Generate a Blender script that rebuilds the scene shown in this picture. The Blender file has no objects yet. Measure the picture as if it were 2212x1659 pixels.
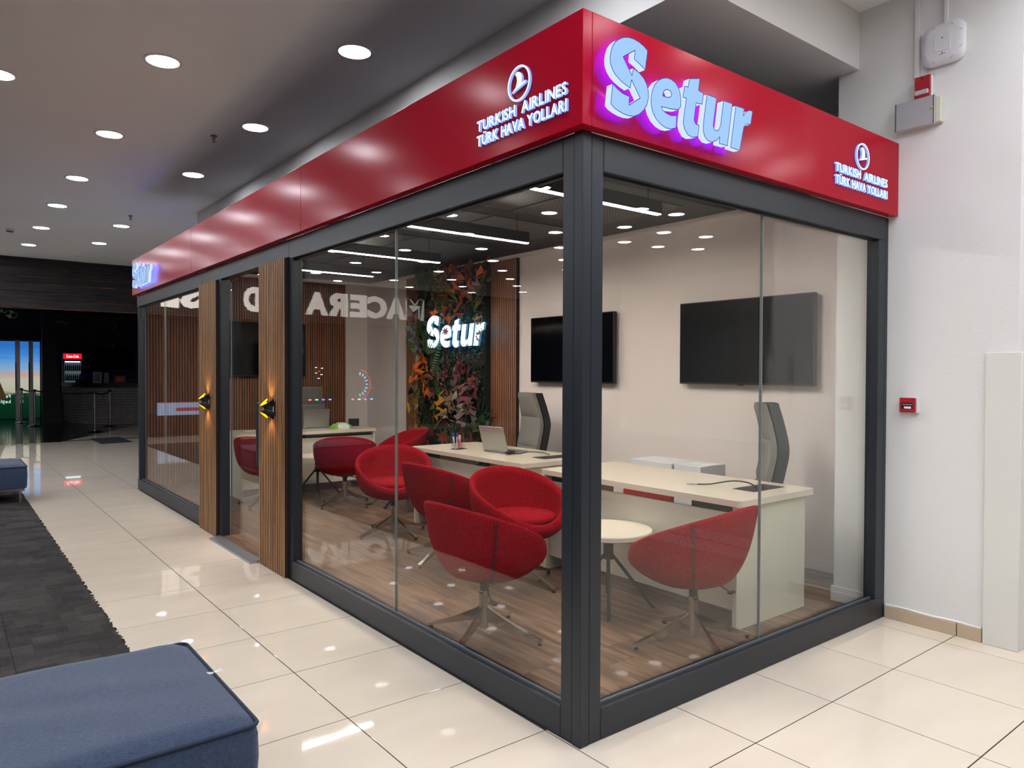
import bpy, bmesh, math, random
from mathutils import Vector, Matrix
random.seed(7)
S = bpy.context.scene
COL = S.collection
PI = math.pi

# ------------------------------------------------------------------ camera, world, exposure
def look_rows(yaw, pitch, roll):
    f = Vector((math.cos(pitch)*math.cos(yaw), math.cos(pitch)*math.sin(yaw), math.sin(pitch)))
    r = Vector((math.sin(yaw), -math.cos(yaw), 0)); u = r.cross(f)
    r2 = math.cos(roll)*r + math.sin(roll)*u; u2 = -math.sin(roll)*r + math.cos(roll)*u
    return r2, u2, f
CAM = Vector((-1.9984, -2.0907, 1.5))
cr, cu, cf = look_rows(0.9032, -0.0158, 0.0037)
cam = bpy.data.cameras.new('camera'); cam.sensor_width = 36; cam.lens = 1575.53/2212*36; cam.clip_end = 200
camo = bpy.data.objects.new('camera', cam); COL.objects.link(camo)
m = Matrix((cr, cu, -cf)).transposed().to_4x4(); m.translation = CAM
camo.matrix_world = m
S.camera = camo
w = bpy.data.worlds.new('world'); S.world = w; w.use_nodes = True
w.node_tree.nodes['Background'].inputs[0].default_value = (0.55, 0.6, 0.7, 1)
w.node_tree.nodes['Background'].inputs[1].default_value = 0.02
S.view_settings.view_transform = 'Standard'; S.view_settings.look = 'None'
S.view_settings.gamma = 1; S.view_settings.use_curve_mapping = False
S.view_settings.exposure = 0.52
S.cycles.use_denoising = True
S.cycles.max_bounces = 12; S.cycles.diffuse_bounces = 4; S.cycles.glossy_bounces = 5
S.cycles.transparent_max_bounces = 24; S.cycles.transmission_bounces = 8
S.cycles.sample_clamp_indirect = 6
DL = 60.0      # mall downlight radiance
STRIP = 160.0   # kiosk linear lamp radiance

# ------------------------------------------------------------------ helpers
def lin(c):
    if isinstance(c, str):
        c = [int(c[i:i+2], 16)/255 for i in (0, 2, 4)]
    return tuple((v/12.92 if v <= .04045 else ((v+.055)/1.055)**2.4) for v in c)

def mat(name, col, rough=.5, metal=0, emis=None, es=0, spec=.5, bump=None, var=None, coat=0, sheen=0, alpha=None, coords='Object'):
    """col hex. bump=(scale, strength, stretch xyz). var=(scale, amount, stretch)"""
    mt = bpy.data.materials.new(name); mt.use_nodes = True
    nt = mt.node_tree; b = nt.nodes['Principled BSDF']
    c = lin(col)
    b.inputs['Base Color'].default_value = (*c, 1)
    b.inputs['Roughness'].default_value = rough
    b.inputs['Metallic'].default_value = metal
    b.inputs['Specular IOR Level'].default_value = spec
    if coat: b.inputs['Coat Weight'].default_value = coat; b.inputs['Coat Roughness'].default_value = .05
    if sheen: b.inputs['Sheen Weight'].default_value = sheen
    if emis: b.inputs['Emission Color'].default_value = (*lin(emis), 1); b.inputs['Emission Strength'].default_value = es
    def coordn(st):
        tc = nt.nodes.new('ShaderNodeTexCoord'); mp = nt.nodes.new('ShaderNodeMapping')
        nt.links.new(tc.outputs[coords], mp.inputs[0]); mp.inputs['Scale'].default_value = st
        return mp
    if bump:
        n = nt.nodes.new('ShaderNodeTexNoise'); n.inputs['Scale'].default_value = bump[0]; n.inputs['Detail'].default_value = 5
        nt.links.new(coordn(bump[2] if len(bump) > 2 else (1, 1, 1)).outputs[0], n.inputs[0])
        bp = nt.nodes.new('ShaderNodeBump'); bp.inputs['Strength'].default_value = bump[1]; bp.inputs['Distance'].default_value = .01
        nt.links.new(n.outputs['Fac'], bp.inputs['Height']); nt.links.new(bp.outputs[0], b.inputs['Normal'])
    if var:
        n = nt.nodes.new('ShaderNodeTexNoise'); n.inputs['Scale'].default_value = var[0]; n.inputs['Detail'].default_value = 6
        nt.links.new(coordn(var[2] if len(var) > 2 else (1, 1, 1)).outputs[0], n.inputs[0])
        r = nt.nodes.new('ShaderNodeValToRGB')
        a = var[1]
        r.color_ramp.elements[0].color = tuple(max(0, v*(1-a)) for v in c)+(1,); r.color_ramp.elements[0].position = .3
        r.color_ramp.elements[1].color = tuple(min(1, v*(1+a)) for v in c)+(1,); r.color_ramp.elements[1].position = .7
        nt.links.new(n.outputs['Fac'], r.inputs[0]); nt.links.new(r.outputs[0], b.inputs['Base Color'])
    return mt

def emit(name, col, s):
    mt = bpy.data.materials.new(name); mt.use_nodes = True; nt = mt.node_tree
    nt.nodes.clear(); e = nt.nodes.new('ShaderNodeEmission'); o = nt.nodes.new('ShaderNodeOutputMaterial')
    e.inputs[0].default_value = (*lin(col), 1); e.inputs[1].default_value = s
    nt.links.new(e.outputs[0], o.inputs[0]); return mt

def glass(name, tint=(.965, .985, .972), extra=1.0):
    """clear pane: transmits straight through, mirrors by a Schlick curve on each of its two faces"""
    mt = bpy.data.materials.new(name); mt.use_nodes = True; nt = mt.node_tree; nt.nodes.clear()
    N = nt.nodes.new; L = nt.links.new
    g = N('ShaderNodeNewGeometry'); d = N('ShaderNodeVectorMath'); d.operation = 'DOT_PRODUCT'
    L(g.outputs['Incoming'], d.inputs[0]); L(g.outputs['Normal'], d.inputs[1])
    a = N('ShaderNodeMath'); a.operation = 'ABSOLUTE'; L(d.outputs['Value'], a.inputs[0])
    s = N('ShaderNodeMath'); s.operation = 'SUBTRACT'; s.inputs[0].default_value = 1; L(a.outputs[0], s.inputs[1])
    p = N('ShaderNodeMath'); p.operation = 'POWER'; L(s.outputs[0], p.inputs[0]); p.inputs[1].default_value = 4.5
    k = N('ShaderNodeMath'); k.operation = 'MULTIPLY_ADD'; L(p.outputs[0], k.inputs[0]); k.inputs[1].default_value = .96*extra; k.inputs[2].default_value = .04*extra
    t = N('ShaderNodeBsdfTransparent'); t.inputs[0].default_value = (*tint, 1)
    gl = N('ShaderNodeBsdfGlossy'); gl.inputs['Roughness'].default_value = 0
    mx = N('ShaderNodeMixShader'); L(k.outputs[0], mx.inputs[0]); L(t.outputs[0], mx.inputs[1]); L(gl.outputs[0], mx.inputs[2])
    o = N('ShaderNodeOutputMaterial'); L(mx.outputs[0], o.inputs[0]); return mt

def tag(o, label=None, cat=None, group=None, kind=None):
    if label: o['label'] = label
    if cat: o['category'] = cat
    if group: o['group'] = group
    if kind: o['kind'] = kind
    return o

def link(name, me, parent=None, loc=None, rotz=0):
    o = bpy.data.objects.new(name, me); COL.objects.link(o)
    if parent: o.parent = parent
    if loc: o.location = loc
    if rotz: o.rotation_euler = (0, 0, rotz)
    return o

def mesh_of(name, bm, mats, smooth=None):
    me = bpy.data.meshes.new(name); bm.normal_update(); bm.to_mesh(me); bm.free()
    for x in (mats if isinstance(mats, (list, tuple)) else [mats]): me.materials.append(x)
    if smooth is not None:
        me.polygons.foreach_set('use_smooth', [True]*len(me.polygons))
        me.set_sharp_from_angle(angle=math.radians(smooth))
    return me

def obj(name, bm, mats, parent=None, smooth=None, loc=None, rotz=0):
    return link(name, mesh_of(name, bm, mats, smooth), parent, loc, rotz)

def empty(name, loc=(0, 0, 0), rotz=0, **k):
    o = bpy.data.objects.new(name, None); COL.objects.link(o); o.location = loc; o.rotation_euler = (0, 0, rotz)
    o.empty_display_size = .1
    return tag(o, **k)

def copy_tree(o, parent=None):
    c = o.copy(); COL.objects.link(c); c.parent = parent
    for ch in list(o.children): copy_tree(ch, c)
    return c

def BM(): return bmesh.new()

def box(bm, x0, x1, y0, y1, z0, z1, bev=0, seg=1, mi=0, M=None):
    r = bmesh.ops.create_cube(bm, size=1)
    vs = r['verts']
    for v in vs:
        v.co = Vector((x0+(v.co.x+.5)*(x1-x0), y0+(v.co.y+.5)*(y1-y0), z0+(v.co.z+.5)*(z1-z0)))
    fs = set(f for v in vs for f in v.link_faces)
    for f in fs: f.material_index = mi
    if M: bmesh.ops.transform(bm, matrix=M, verts=vs)
    if bev:
        es = list(set(e for v in vs for e in v.link_edges))
        r = bmesh.ops.bevel(bm, geom=es, offset=bev, segments=seg, affect='EDGES', profile=.5)
        for f in r['faces']: f.material_index = mi
    return bm

def cyl(bm, p0, p1, r0, r1=None, n=16, mi=0, caps=True):
    p0, p1 = Vector(p0), Vector(p1); r1 = r0 if r1 is None else r1
    d = (p1-p0); L = d.length; d.normalize()
    up = Vector((0, 0, 1)) if abs(d.z) < .99 else Vector((1, 0, 0))
    a = d.cross(up).normalized(); b = d.cross(a).normalized()
    A = [bm.verts.new(p0+(a*math.cos(2*PI*i/n)+b*math.sin(2*PI*i/n))*r0) for i in range(n)]
    B = [bm.verts.new(p1+(a*math.cos(2*PI*i/n)+b*math.sin(2*PI*i/n))*r1) for i in range(n)]
    for i in range(n):
        f = bm.faces.new((A[i], B[i], B[(i+1) % n], A[(i+1) % n])); f.material_index = mi
    if caps:
        f = bm.faces.new(A); f.material_index = mi; f = bm.faces.new(B[::-1]); f.material_index = mi
    return bm

def lathe(bm, prof, n=24, mi=0, cx=0, cy=0):
    """prof: (r, z) list"""
    rings = []
    for r, z in prof:
        if r < 1e-5: rings.append([bm.verts.new((cx, cy, z))])
        else: rings.append([bm.verts.new((cx+r*math.cos(2*PI*i/n), cy+r*math.sin(2*PI*i/n), z)) for i in range(n)])
    for a, b in zip(rings, rings[1:]):
        for i in range(n):
            j = (i+1) % n
            if len(a) == 1 and len(b) == 1: continue
            if len(a) == 1: f = bm.faces.new((a[0], b[j], b[i]))
            elif len(b) == 1: f = bm.faces.new((a[i], a[j], b[0]))
            else: f = bm.faces.new((a[i], a[j], b[j], b[i]))
            f.material_index = mi
    bmesh.ops.recalc_face_normals(bm, faces=bm.faces)
    return bm

def tube(bm, pts, r, n=8, mi=0):
    pts = [Vector(p) for p in pts]; rings = []
    for i, p in enumerate(pts):
        d = (pts[min(i+1, len(pts)-1)]-pts[max(i-1, 0)]).normalized()
        up = Vector((0, 0, 1)) if abs(d.z) < .95 else Vector((1, 0, 0))
        a = d.cross(up).normalized(); b = d.cross(a).normalized()
        rings.append([bm.verts.new(p+(a*math.cos(2*PI*k/n)+b*math.sin(2*PI*k/n))*r) for k in range(n)])
    for A, B in zip(rings, rings[1:]):
        for k in range(n):
            f = bm.faces.new((A[k], B[k], B[(k+1) % n], A[(k+1) % n])); f.material_index = mi
    bm.faces.new(rings[0]).material_index = mi; bm.faces.new(rings[-1][::-1]).material_index = mi
    return bm

def smoothpts(P, k=6):
    """Catmull-Rom resample"""
    P = [Vector(p) for p in P]; Q = [P[0]*2-P[1]]+P+[P[-1]*2-P[-2]]; out = []
    for i in range(1, len(Q)-2):
        for j in range(k):
            t = j/k; a, b, c, d = Q[i-1:i+3]
            out.append(.5*((2*b)+(c-a)*t+(2*a-5*b+4*c-d)*t*t+(3*b-a-3*c+d)*t**3))
    out.append(P[-1]); return out

def prism(bm, poly, h0, h1, ax='z', mi=0):
    """poly in 2D, extruded along ax from h0 to h1. ax z:(x,y) y:(x,z) x:(y,z)"""
    def P(a, b, h): return {'z': (a, b, h), 'y': (a, h, b), 'x': (h, a, b)}[ax]
    A = [bm.verts.new(P(a, b, h0)) for a, b in poly]; B = [bm.verts.new(P(a, b, h1)) for a, b in poly]
    n = len(poly); fs = [bm.faces.new(A), bm.faces.new(B[::-1])]
    for i in range(n): fs.append(bm.faces.new((A[i], B[i], B[(i+1) % n], A[(i+1) % n])))
    for f in fs: f.material_index = mi
    bmesh.ops.recalc_face_normals(bm, faces=fs)
    return bm

def curve_mesh(name, loops, ext, res=4):
    cu = bpy.data.curves.new(name, 'CURVE'); cu.dimensions = '2D'; cu.fill_mode = 'BOTH'; cu.extrude = ext
    for L in loops:
        sp = cu.splines.new('POLY'); sp.points.add(len(L)-1)
        for p, (a, b) in zip(sp.points, L): p.co = (a, b, 0, 1)
        sp.use_cyclic_u = True
    return _to_mesh(name, cu)

def _to_mesh(name, cu):
    o = bpy.data.objects.new(name, cu); COL.objects.link(o)
    dg = bpy.context.evaluated_depsgraph_get(); dg.update()
    me = bpy.data.meshes.new_from_object(o.evaluated_get(dg)); me.name = name
    bpy.data.objects.remove(o); bpy.data.curves.remove(cu)
    return me

_glyph = {}
def glyph(ch, size, ext, bold=0.0, shear=0):
    key = (ch, size, ext, bold, shear)
    if key not in _glyph:
        cu = bpy.data.curves.new('glyph', 'FONT'); cu.body = ch; cu.size = size; cu.extrude = ext; cu.offset = bold*size
        cu.shear = shear; cu.resolution_u = 3
        _glyph[key] = _to_mesh('glyph', cu)
    return _glyph[key]

def glyph_width(ch, size, bold):
    if ch == ' ': return .28*size
    me = glyph(ch, size, .001, bold); xs = [v.co.x for v in me.vertices]
    return max(xs)+.03*size

def write(parent, text, M, size, width, ext, mt, bold=.02, name='letter', one=None):
    """lay the letters of text, one object each, in the plane given by matrix M (x along the writing, y up, z out)"""
    adv = []; x = 0
    for ch in text:
        adv.append(x)
        x += glyph_width(ch, size, bold)+.02*size
    k = width/x if width else 1
    objs = []
    if one:
        bm = BM()
        for ch, a in zip(text, adv):
            if ch == ' ': continue
            me = glyph(ch, size, ext, bold); b2 = BM(); b2.from_mesh(me)
            bmesh.ops.transform(b2, matrix=M @ Matrix.Diagonal((k, 1, 1, 1)) @ Matrix.Translation((a, 0, 0)), verts=b2.verts)
            t = bpy.data.meshes.new('t'); b2.to_mesh(t); b2.free(); bm.from_mesh(t); bpy.data.meshes.remove(t)
        return obj(name, bm, mt, parent)
    for ch, a in zip(text, adv):
        if ch == ' ': continue
        me = glyph(ch, size, ext, bold).copy(); me.name = name
        me.transform(M @ Matrix.Diagonal((k, 1, 1, 1)) @ Matrix.Translation((a, 0, 0)))
        me.materials.clear()
        for q in (mt if isinstance(mt, (list, tuple)) else [mt]): me.materials.append(q)
        objs.append(link(name, me, parent))
    return objs

def plane_matrix(o, right, up):
    right, up = Vector(right).normalized(), Vector(up).normalized(); out = right.cross(up)
    m = Matrix((right, up, out)).transposed().to_4x4(); m.translation = Vector(o); return m

# ------------------------------------------------------------------ materials
M = {}
def tile_mat():
    mt = mat('porcelain_tile', 'd3c6b4', rough=.06, spec=.5, coords='Object')
    nt = mt.node_tree; b = nt.nodes['Principled BSDF']
    geo = nt.nodes.new('ShaderNodeNewGeometry'); oi = nt.nodes.new('ShaderNodeObjectInfo')
    mp = nt.nodes.new('ShaderNodeMapping'); mp.inputs['Scale'].default_value = (1, 4, 1); nt.links.new(geo.outputs['Position'], mp.inputs[0])
    n = nt.nodes.new('ShaderNodeTexNoise'); n.inputs['Scale'].default_value = 1.6; n.inputs['Detail'].default_value = 7
    nt.links.new(mp.outputs[0], n.inputs[0])
    r = nt.nodes.new('ShaderNodeValToRGB'); r.color_ramp.elements[0].position = .3; r.color_ramp.elements[1].position = .75
    r.color_ramp.elements[0].color = (*lin('d2c5b3'), 1); r.color_ramp.elements[1].color = (*lin('d8ccbb'), 1)
    nt.links.new(n.outputs['Fac'], r.inputs[0])
    hv = nt.nodes.new('ShaderNodeHueSaturation'); nt.links.new(r.outputs[0], hv.inputs['Color'])
    mm = nt.nodes.new('ShaderNodeMath'); mm.operation = 'MULTIPLY_ADD'; mm.inputs[1].default_value = .05; mm.inputs[2].default_value = .975
    nt.links.new(oi.outputs['Random'], mm.inputs[0]); nt.links.new(mm.outputs[0], hv.inputs['Value'])
    nt.links.new(hv.outputs[0], b.inputs['Base Color'])
    n2 = nt.nodes.new('ShaderNodeTexNoise'); n2.inputs['Scale'].default_value = 2.5; nt.links.new(geo.outputs['Position'], n2.inputs[0])
    r2 = nt.nodes.new('ShaderNodeMapRange'); r2.inputs['To Min'].default_value = .012; r2.inputs['To Max'].default_value = .04
    nt.links.new(n2.outputs['Fac'], r2.inputs[0]); nt.links.new(r2.outputs[0], b.inputs['Roughness'])
    return mt
def wood_mat(name, c0, c1, rough, stretch, scale, rnd=.25, axis_pos=False, spec=.4):
    mt = mat(name, c0, rough=rough, spec=spec); nt = mt.node_tree; b = nt.nodes['Principled BSDF']
    oi = nt.nodes.new('ShaderNodeObjectInfo'); geo = nt.nodes.new('ShaderNodeNewGeometry')
    mul = nt.nodes.new('ShaderNodeVectorMath'); mul.operation = 'SCALE'; mul.inputs[0].default_value = (37, 17, 11); nt.links.new(oi.outputs['Random'], mul.inputs['Scale'])
    add = nt.nodes.new('ShaderNodeVectorMath'); nt.links.new(geo.outputs['Position'], add.inputs[0]); nt.links.new(mul.outputs[0], add.inputs[1])
    mp = nt.nodes.new('ShaderNodeMapping'); mp.inputs['Scale'].default_value = stretch; nt.links.new(add.outputs[0], mp.inputs[0])
    n = nt.nodes.new('ShaderNodeTexNoise'); n.inputs['Scale'].default_value = scale; n.inputs['Detail'].default_value = 8; n.inputs['Distortion'].default_value = .6
    nt.links.new(mp.outputs[0], n.inputs[0])
    r = nt.nodes.new('ShaderNodeValToRGB'); r.color_ramp.elements[0].position = .32; r.color_ramp.elements[1].position = .68
    r.color_ramp.elements[0].color = (*lin(c0), 1); r.color_ramp.elements[1].color = (*lin(c1), 1)
    nt.links.new(n.outputs['Fac'], r.inputs[0])
    hv = nt.nodes.new('ShaderNodeHueSaturation'); nt.links.new(r.outputs[0], hv.inputs['Color'])
    mm = nt.nodes.new('ShaderNodeMath'); mm.operation = 'MULTIPLY_ADD'; mm.inputs[1].default_value = rnd; mm.inputs[2].default_value = 1-rnd/2
    nt.links.new(oi.outputs['Random'], mm.inputs[0]); nt.links.new(mm.outputs[0], hv.inputs['Value'])
    nt.links.new(hv.outputs[0], b.inputs['Base Color'])
    bp = nt.nodes.new('ShaderNodeBump'); bp.inputs['Strength'].default_value = .12; bp.inputs['Distance'].default_value = .004
    nt.links.new(n.outputs['Fac'], bp.inputs['Height']); nt.links.new(bp.outputs[0], b.inputs['Normal'])
    return mt
def carpet_mat():
    mt = mat('carpet', '3a3837', rough=.95, spec=.1); nt = mt.node_tree; b = nt.nodes['Principled BSDF']
    geo = nt.nodes.new('ShaderNodeNewGeometry')
    def blocks(w_, h_, off, c1, c2):
        br = nt.nodes.new('ShaderNodeTexBrick'); br.offset = off; br.squash = .6; br.squash_frequency = 3
        br.inputs['Scale'].default_value = 1; br.inputs['Brick Width'].default_value = w_; br.inputs['Row Height'].default_value = h_; br.inputs['Mortar Size'].default_value = 0
        br.inputs['Color1'].default_value = (*lin(c1), 1); br.inputs['Color2'].default_value = (*lin(c2), 1)
        nt.links.new(geo.outputs['Position'], br.inputs[0]); return br
    b1_ = blocks(.19, .125, .43, '2a2828', '4a4745'); b2_ = blocks(.11, .031, .31, '2b2929', '454240')
    br = nt.nodes.new('ShaderNodeMixRGB'); br.inputs[0].default_value = .45
    nt.links.new(b1_.outputs[0], br.inputs[1]); nt.links.new(b2_.outputs[0], br.inputs[2])
    n = nt.nodes.new('ShaderNodeTexNoise'); n.inputs['Scale'].default_value = 160; nt.links.new(geo.outputs['Position'], n.inputs[0])
    mx = nt.nodes.new('ShaderNodeMixRGB'); mx.blend_type = 'OVERLAY'; mx.inputs[0].default_value = .5
    nt.links.new(br.outputs[0], mx.inputs[1]); nt.links.new(n.outputs['Fac'], mx.inputs[2]); nt.links.new(mx.outputs[0], b.inputs['Base Color'])
    wv = nt.nodes.new('ShaderNodeTexWave'); wv.inputs['Scale'].default_value = 45; wv.bands_direction = 'X'; nt.links.new(geo.outputs['Position'], wv.inputs[0])
    bp = nt.nodes.new('ShaderNodeBump'); bp.inputs['Strength'].default_value = .5; bp.inputs['Distance'].default_value = .004
    nt.links.new(wv.outputs['Fac'], bp.inputs['Height']); nt.links.new(bp.outputs[0], b.inputs['Normal'])
    return mt
def perforated_mat():
    mt = mat('perforated_panel', '141518', rough=.55); nt = mt.node_tree; b = nt.nodes['Principled BSDF']
    geo = nt.nodes.new('ShaderNodeNewGeometry'); mp = nt.nodes.new('ShaderNodeMapping'); mp.inputs['Scale'].default_value = (45, 45, 45); mp.inputs['Rotation'].default_value = (0, 0, PI/4)
    nt.links.new(geo.outputs['Position'], mp.inputs[0])
    fr = nt.nodes.new('ShaderNodeVectorMath'); fr.operation = 'FRACTION'; nt.links.new(mp.outputs[0], fr.inputs[0])
    ds = nt.nodes.new('ShaderNodeVectorMath'); ds.operation = 'DISTANCE'; nt.links.new(fr.outputs[0], ds.inputs[0]); ds.inputs[1].default_value = (.5, .5, .5)
    sx = nt.nodes.new('ShaderNodeSeparateXYZ'); nt.links.new(fr.outputs[0], sx.inputs[0])
    cb = nt.nodes.new('ShaderNodeCombineXYZ'); nt.links.new(sx.outputs[0], cb.inputs[0]); nt.links.new(sx.outputs[1], cb.inputs[1]); cb.inputs[2].default_value = .5
    nt.links.new(cb.outputs[0], ds.inputs[0])
    lt = nt.nodes.new('ShaderNodeMath'); lt.operation = 'LESS_THAN'; lt.inputs[1].default_value = .3; nt.links.new(ds.outputs['Value'], lt.inputs[0])
    mx = nt.nodes.new('ShaderNodeMixRGB'); mx.inputs[1].default_value = (*lin('1c1d20'), 1); mx.inputs[2].default_value = (*lin('6f6d6a'), 1)
    nt.links.new(lt.outputs[0], mx.inputs[0]); nt.links.new(mx.outputs[0], b.inputs['Base Color'])
    return mt

M['tile'] = tile_mat()
M['grout'] = mat('grout', '2e2823', .9)
M['carpet'] = carpet_mat()
M['plank'] = wood_mat('laminate_plank', '4a3427', '8c6b53', .38, (9, .9, 1), 2.2, .28)
M['slat'] = wood_mat('slat_wood', '7d5434', 'b08458', .55, (14, 14, .5), 3, .1)
M['slat_dark'] = wood_mat('slat_wood_inside', '7a4b34', '9d6c4e', .55, (14, 14, .5), 3, .1)
M['groove_shade'] = mat('slat_side_shade', '2e1d12', .8)  # shade between the slats, put into the colour of their side faces
M['slat_back'] = mat('slat_backing', '1d130d', .9)
M['timber'] = wood_mat('burnt_timber', '17151a', '332d2c', .7, (.7, 1, 6), 2.5, .5)
M['timber_edge'] = mat('raw_timber_edge', 'a06a44', .8, var=(6, .5, (.6, 1, 1)))
M['ceil'] = mat('ceiling_paint', 'eff1f4', .9, var=(.4, .04))
M['white'] = mat('white_paint', 'dcdbd8', .85, bump=(60, .12), var=(.8, .03))
M['white_in'] = mat('white_paint_inside', 'e0d6d0', .8, bump=(40, .05))
M['corner_guard'] = mat('corner_guard_paint', 'd6d5ce', .7, bump=(30, .1))
M['skirt'] = mat('skirting_tile', 'bba78f', .25)
M['caulk'] = mat('caulk_white', 'e6e6e2', .8)
M['frame'] = mat('anthracite_aluminium', '20252b', .38, metal=.0, spec=.38)
M['frame_dk'] = mat('anthracite_shadow_gap', '14171a', .5)
M['glass'] = glass('clear_glass')
M['edge'] = mat('polished_glass_edge', '6f7672', .25, spec=.6)
M['silicone'] = mat('grey_silicone', '55595c', .5)
def satin_red():
    mt = bpy.data.materials.new('red_satin_panel'); mt.use_nodes = True; nt = mt.node_tree; nt.nodes.clear(); N = nt.nodes.new; L_ = nt.links.new
    df = N('ShaderNodeBsdfDiffuse'); df.inputs[0].default_value = (*lin('a20a23'), 1)
    gl = N('ShaderNodeBsdfGlossy'); gl.inputs['Roughness'].default_value = .17; gl.inputs[0].default_value = (1, .93, .93, 1)
    lw = N('ShaderNodeLayerWeight'); lw.inputs['Blend'].default_value = .5
    p = N('ShaderNodeMath'); p.operation = 'POWER'; L_(lw.outputs['Facing'], p.inputs[0]); p.inputs[1].default_value = 5
    k = N('ShaderNodeMath'); k.operation = 'MULTIPLY_ADD'; L_(p.outputs[0], k.inputs[0]); k.inputs[1].default_value = .8; k.inputs[2].default_value = .004
    mx = N('ShaderNodeMixShader'); L_(k.outputs[0], mx.inputs[0]); L_(df.outputs[0], mx.inputs[1]); L_(gl.outputs[0], mx.inputs[2])
    o = N('ShaderNodeOutputMaterial'); L_(mx.outputs[0], o.inputs[0]); return mt
M['red'] = satin_red()
M['black'] = mat('black_matt', '0c0d0f', .6)
M['black_pl'] = mat('black_plastic', '16171a', .4)
M['blackceil'] = mat('black_ceiling', '1a1c1f', .6)
M['perf'] = perforated_mat()
M['chrome'] = mat('chrome', 'c9c6c0', .12, metal=1)
M['steel'] = mat('brushed_steel', '9b9791', .3, metal=1)
M['alu'] = mat('aluminium', 'b4b6b8', .35, metal=.9)
M['redfab'] = mat('red_wool_felt', '900716', .95, spec=.1, bump=(200, .6), var=(150, .42))
M['redseam'] = mat('red_seam', '4d0710', .9)
M['greyfab'] = mat('grey_weave', '7c7873', .95, spec=.1, bump=(300, .5), var=(260, .2))
M['desk'] = mat('cream_laminate', 'd6c9b6', .16, spec=.5)
M['desk_side'] = mat('cream_laminate_panel', 'd3cbb9', .3)
M['tabletop'] = mat('cream_tabletop', 'd8cbb8', .3)
M['bluefab'] = mat('blue_denim_weave', '364359', .95, spec=.1, bump=(240, .5), var=(90, .22), sheen=.2)
M['bluefab2'] = mat('blue_piping', '222c3f', .95)
M['screen'] = mat('dark_screen', '030407', .08, spec=.5)
M['bezel'] = mat('tv_bezel', '0a0a0c', .35)
M['downlight'] = emit('downlight_diffuser', 'f4f7ff', DL)
M['ring'] = mat('downlight_trim', 'e8e6e2', .4)
M['strip'] = emit('linear_diffuser', 'fff3ea', STRIP)
M['redplastic'] = mat('red_plastic', 'a01420', .35)
M['white_pl'] = mat('white_plastic', 'd6d6d8', .45)
M['grey_metal'] = mat('grey_metal_cover', 'a9a9ac', .45, metal=.3)
M['yellow'] = mat('yellow_flag', 'e0b010', .5)
M['clear_lens'] = mat('clear_lens', 'b9b4b0', .15)
M['dark'] = mat('cafe_dark_wall', '4c5060', .8)
M['darkfloor'] = mat('dark_polished_floor', '0d0f14', .12, spec=.5)
M['brick'] = mat('dark_brick', '756d68', .85, var=(9, .3))
M['mortar'] = mat('mortar', 'b8b2aa', .9)
M['shopfront'] = mat('dim_shopfront', '5c5a60', .7)

# ------------------------------------------------------------------ mall shell
W_IN = 3.2      # inner wall plane behind the desks
ZC = 3.78
L = 8.142; W = 2.585
floor = obj('floor', box(BM(), -14, 12, -11, 16.2, -.12, -.0012), M['grout']); tag(floor, kind='structure')
PT = .605
def tile_mesh(nx=.6, ny=.6):
    bm = BM(); box(bm, -nx/2, nx/2, -ny/2, ny/2, -.03, 0, .0007); return mesh_of('tile', bm, M['tile'])
tile_full = tile_mesh()
tiles_far = BM()
x_lines = [-.005+PT*i for i in range(-23, 20)]
for i, xl in enumerate(x_lines):
    for j in range(-17, 28):
        y0 = -.4+PT*j; x0 = xl
        xc, yc = x0+PT/2, y0+PT/2
        if xc > 0 and xc < 2.6 and yc > .1 and yc < L: continue          # under the kiosk
        if xc > 2.6 and yc > -.7 and x0 > 2.55: continue
        if xc > 2.3 and xc < 2.6 and yc > L: pass
        if xc < -1.5: 
            if yc < 14.2 and yc > -8: continue                            # carpet
        xa, xb, ya, yb = xc-.3, xc+.3, yc-.3, yc+.3
        if xb > 2.588 and yc > -.69 and yc < L: xb = 2.588
        if xa < -1.2 and yc < 14.2 and yc > -8: xa = -1.2
        near = (yc < 10.6 and xc < .1 and yc > -.8 and xc > -1.3) or (yc < .1 and xc > -.4 and yc > -1.4 and xc < 3.2)
        if near:
            if abs(xb-xa-.6) < .01: o = link('tile', tile_full, floor, (xc, yc, 0))
            else:
                o = link('tile', tile_mesh(xb-xa, .6), floor, ((xa+xb)/2, yc, 0))
        elif yc < 16.1:
            box(tiles_far, xa, xb, ya, yb, -.03, 0)
t = obj('tile_field', tiles_far, M['tile'], floor); tag(t, kind='stuff')

# carpet of square tiles
carpet = obj('floor_carpet', box(BM(), -9, -1.205, -8, 14.2, -.02, .002), M['carpet']); tag(carpet, kind='structure')
ct = mesh_of('carpet_tile', box(BM(), -.2488, .2488, -.2488, .2488, 0, .006, .002), M['carpet'])
rag = random.Random(3)
for i in range(5):
    for j in range(15):
        link('carpet_tile', ct, carpet, (-1.2-.25-.5*i, .6+.5*j, .0015))
bm = BM()
for i in range(900):
    y = rag.uniform(.3, 14); box(bm, -1.203, -1.203+rag.uniform(.003, .016), y, y+rag.uniform(.002, .008), .0005, .006)
t = obj('frayed_edge', bm, M['carpet'], carpet); tag(t, kind='stuff')

# dark polished floor of the cafe, laid flush past the tile field
cafe = obj('floor_cafe', prism(BM(), [(-14, 16.2), (-.25, 15.9), (.03, 15.85), (2.3, 20.1), (12, 20.1), (12, 30), (-14, 30)], -.1, .003), M['darkfloor']); tag(cafe, kind='structure')
beige = BM(); box(beige, .05, 12, 16.18, 20.2, -.1, 0); f2 = obj('floor_far', beige, M['tile']); tag(f2, kind='structure')

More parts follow.
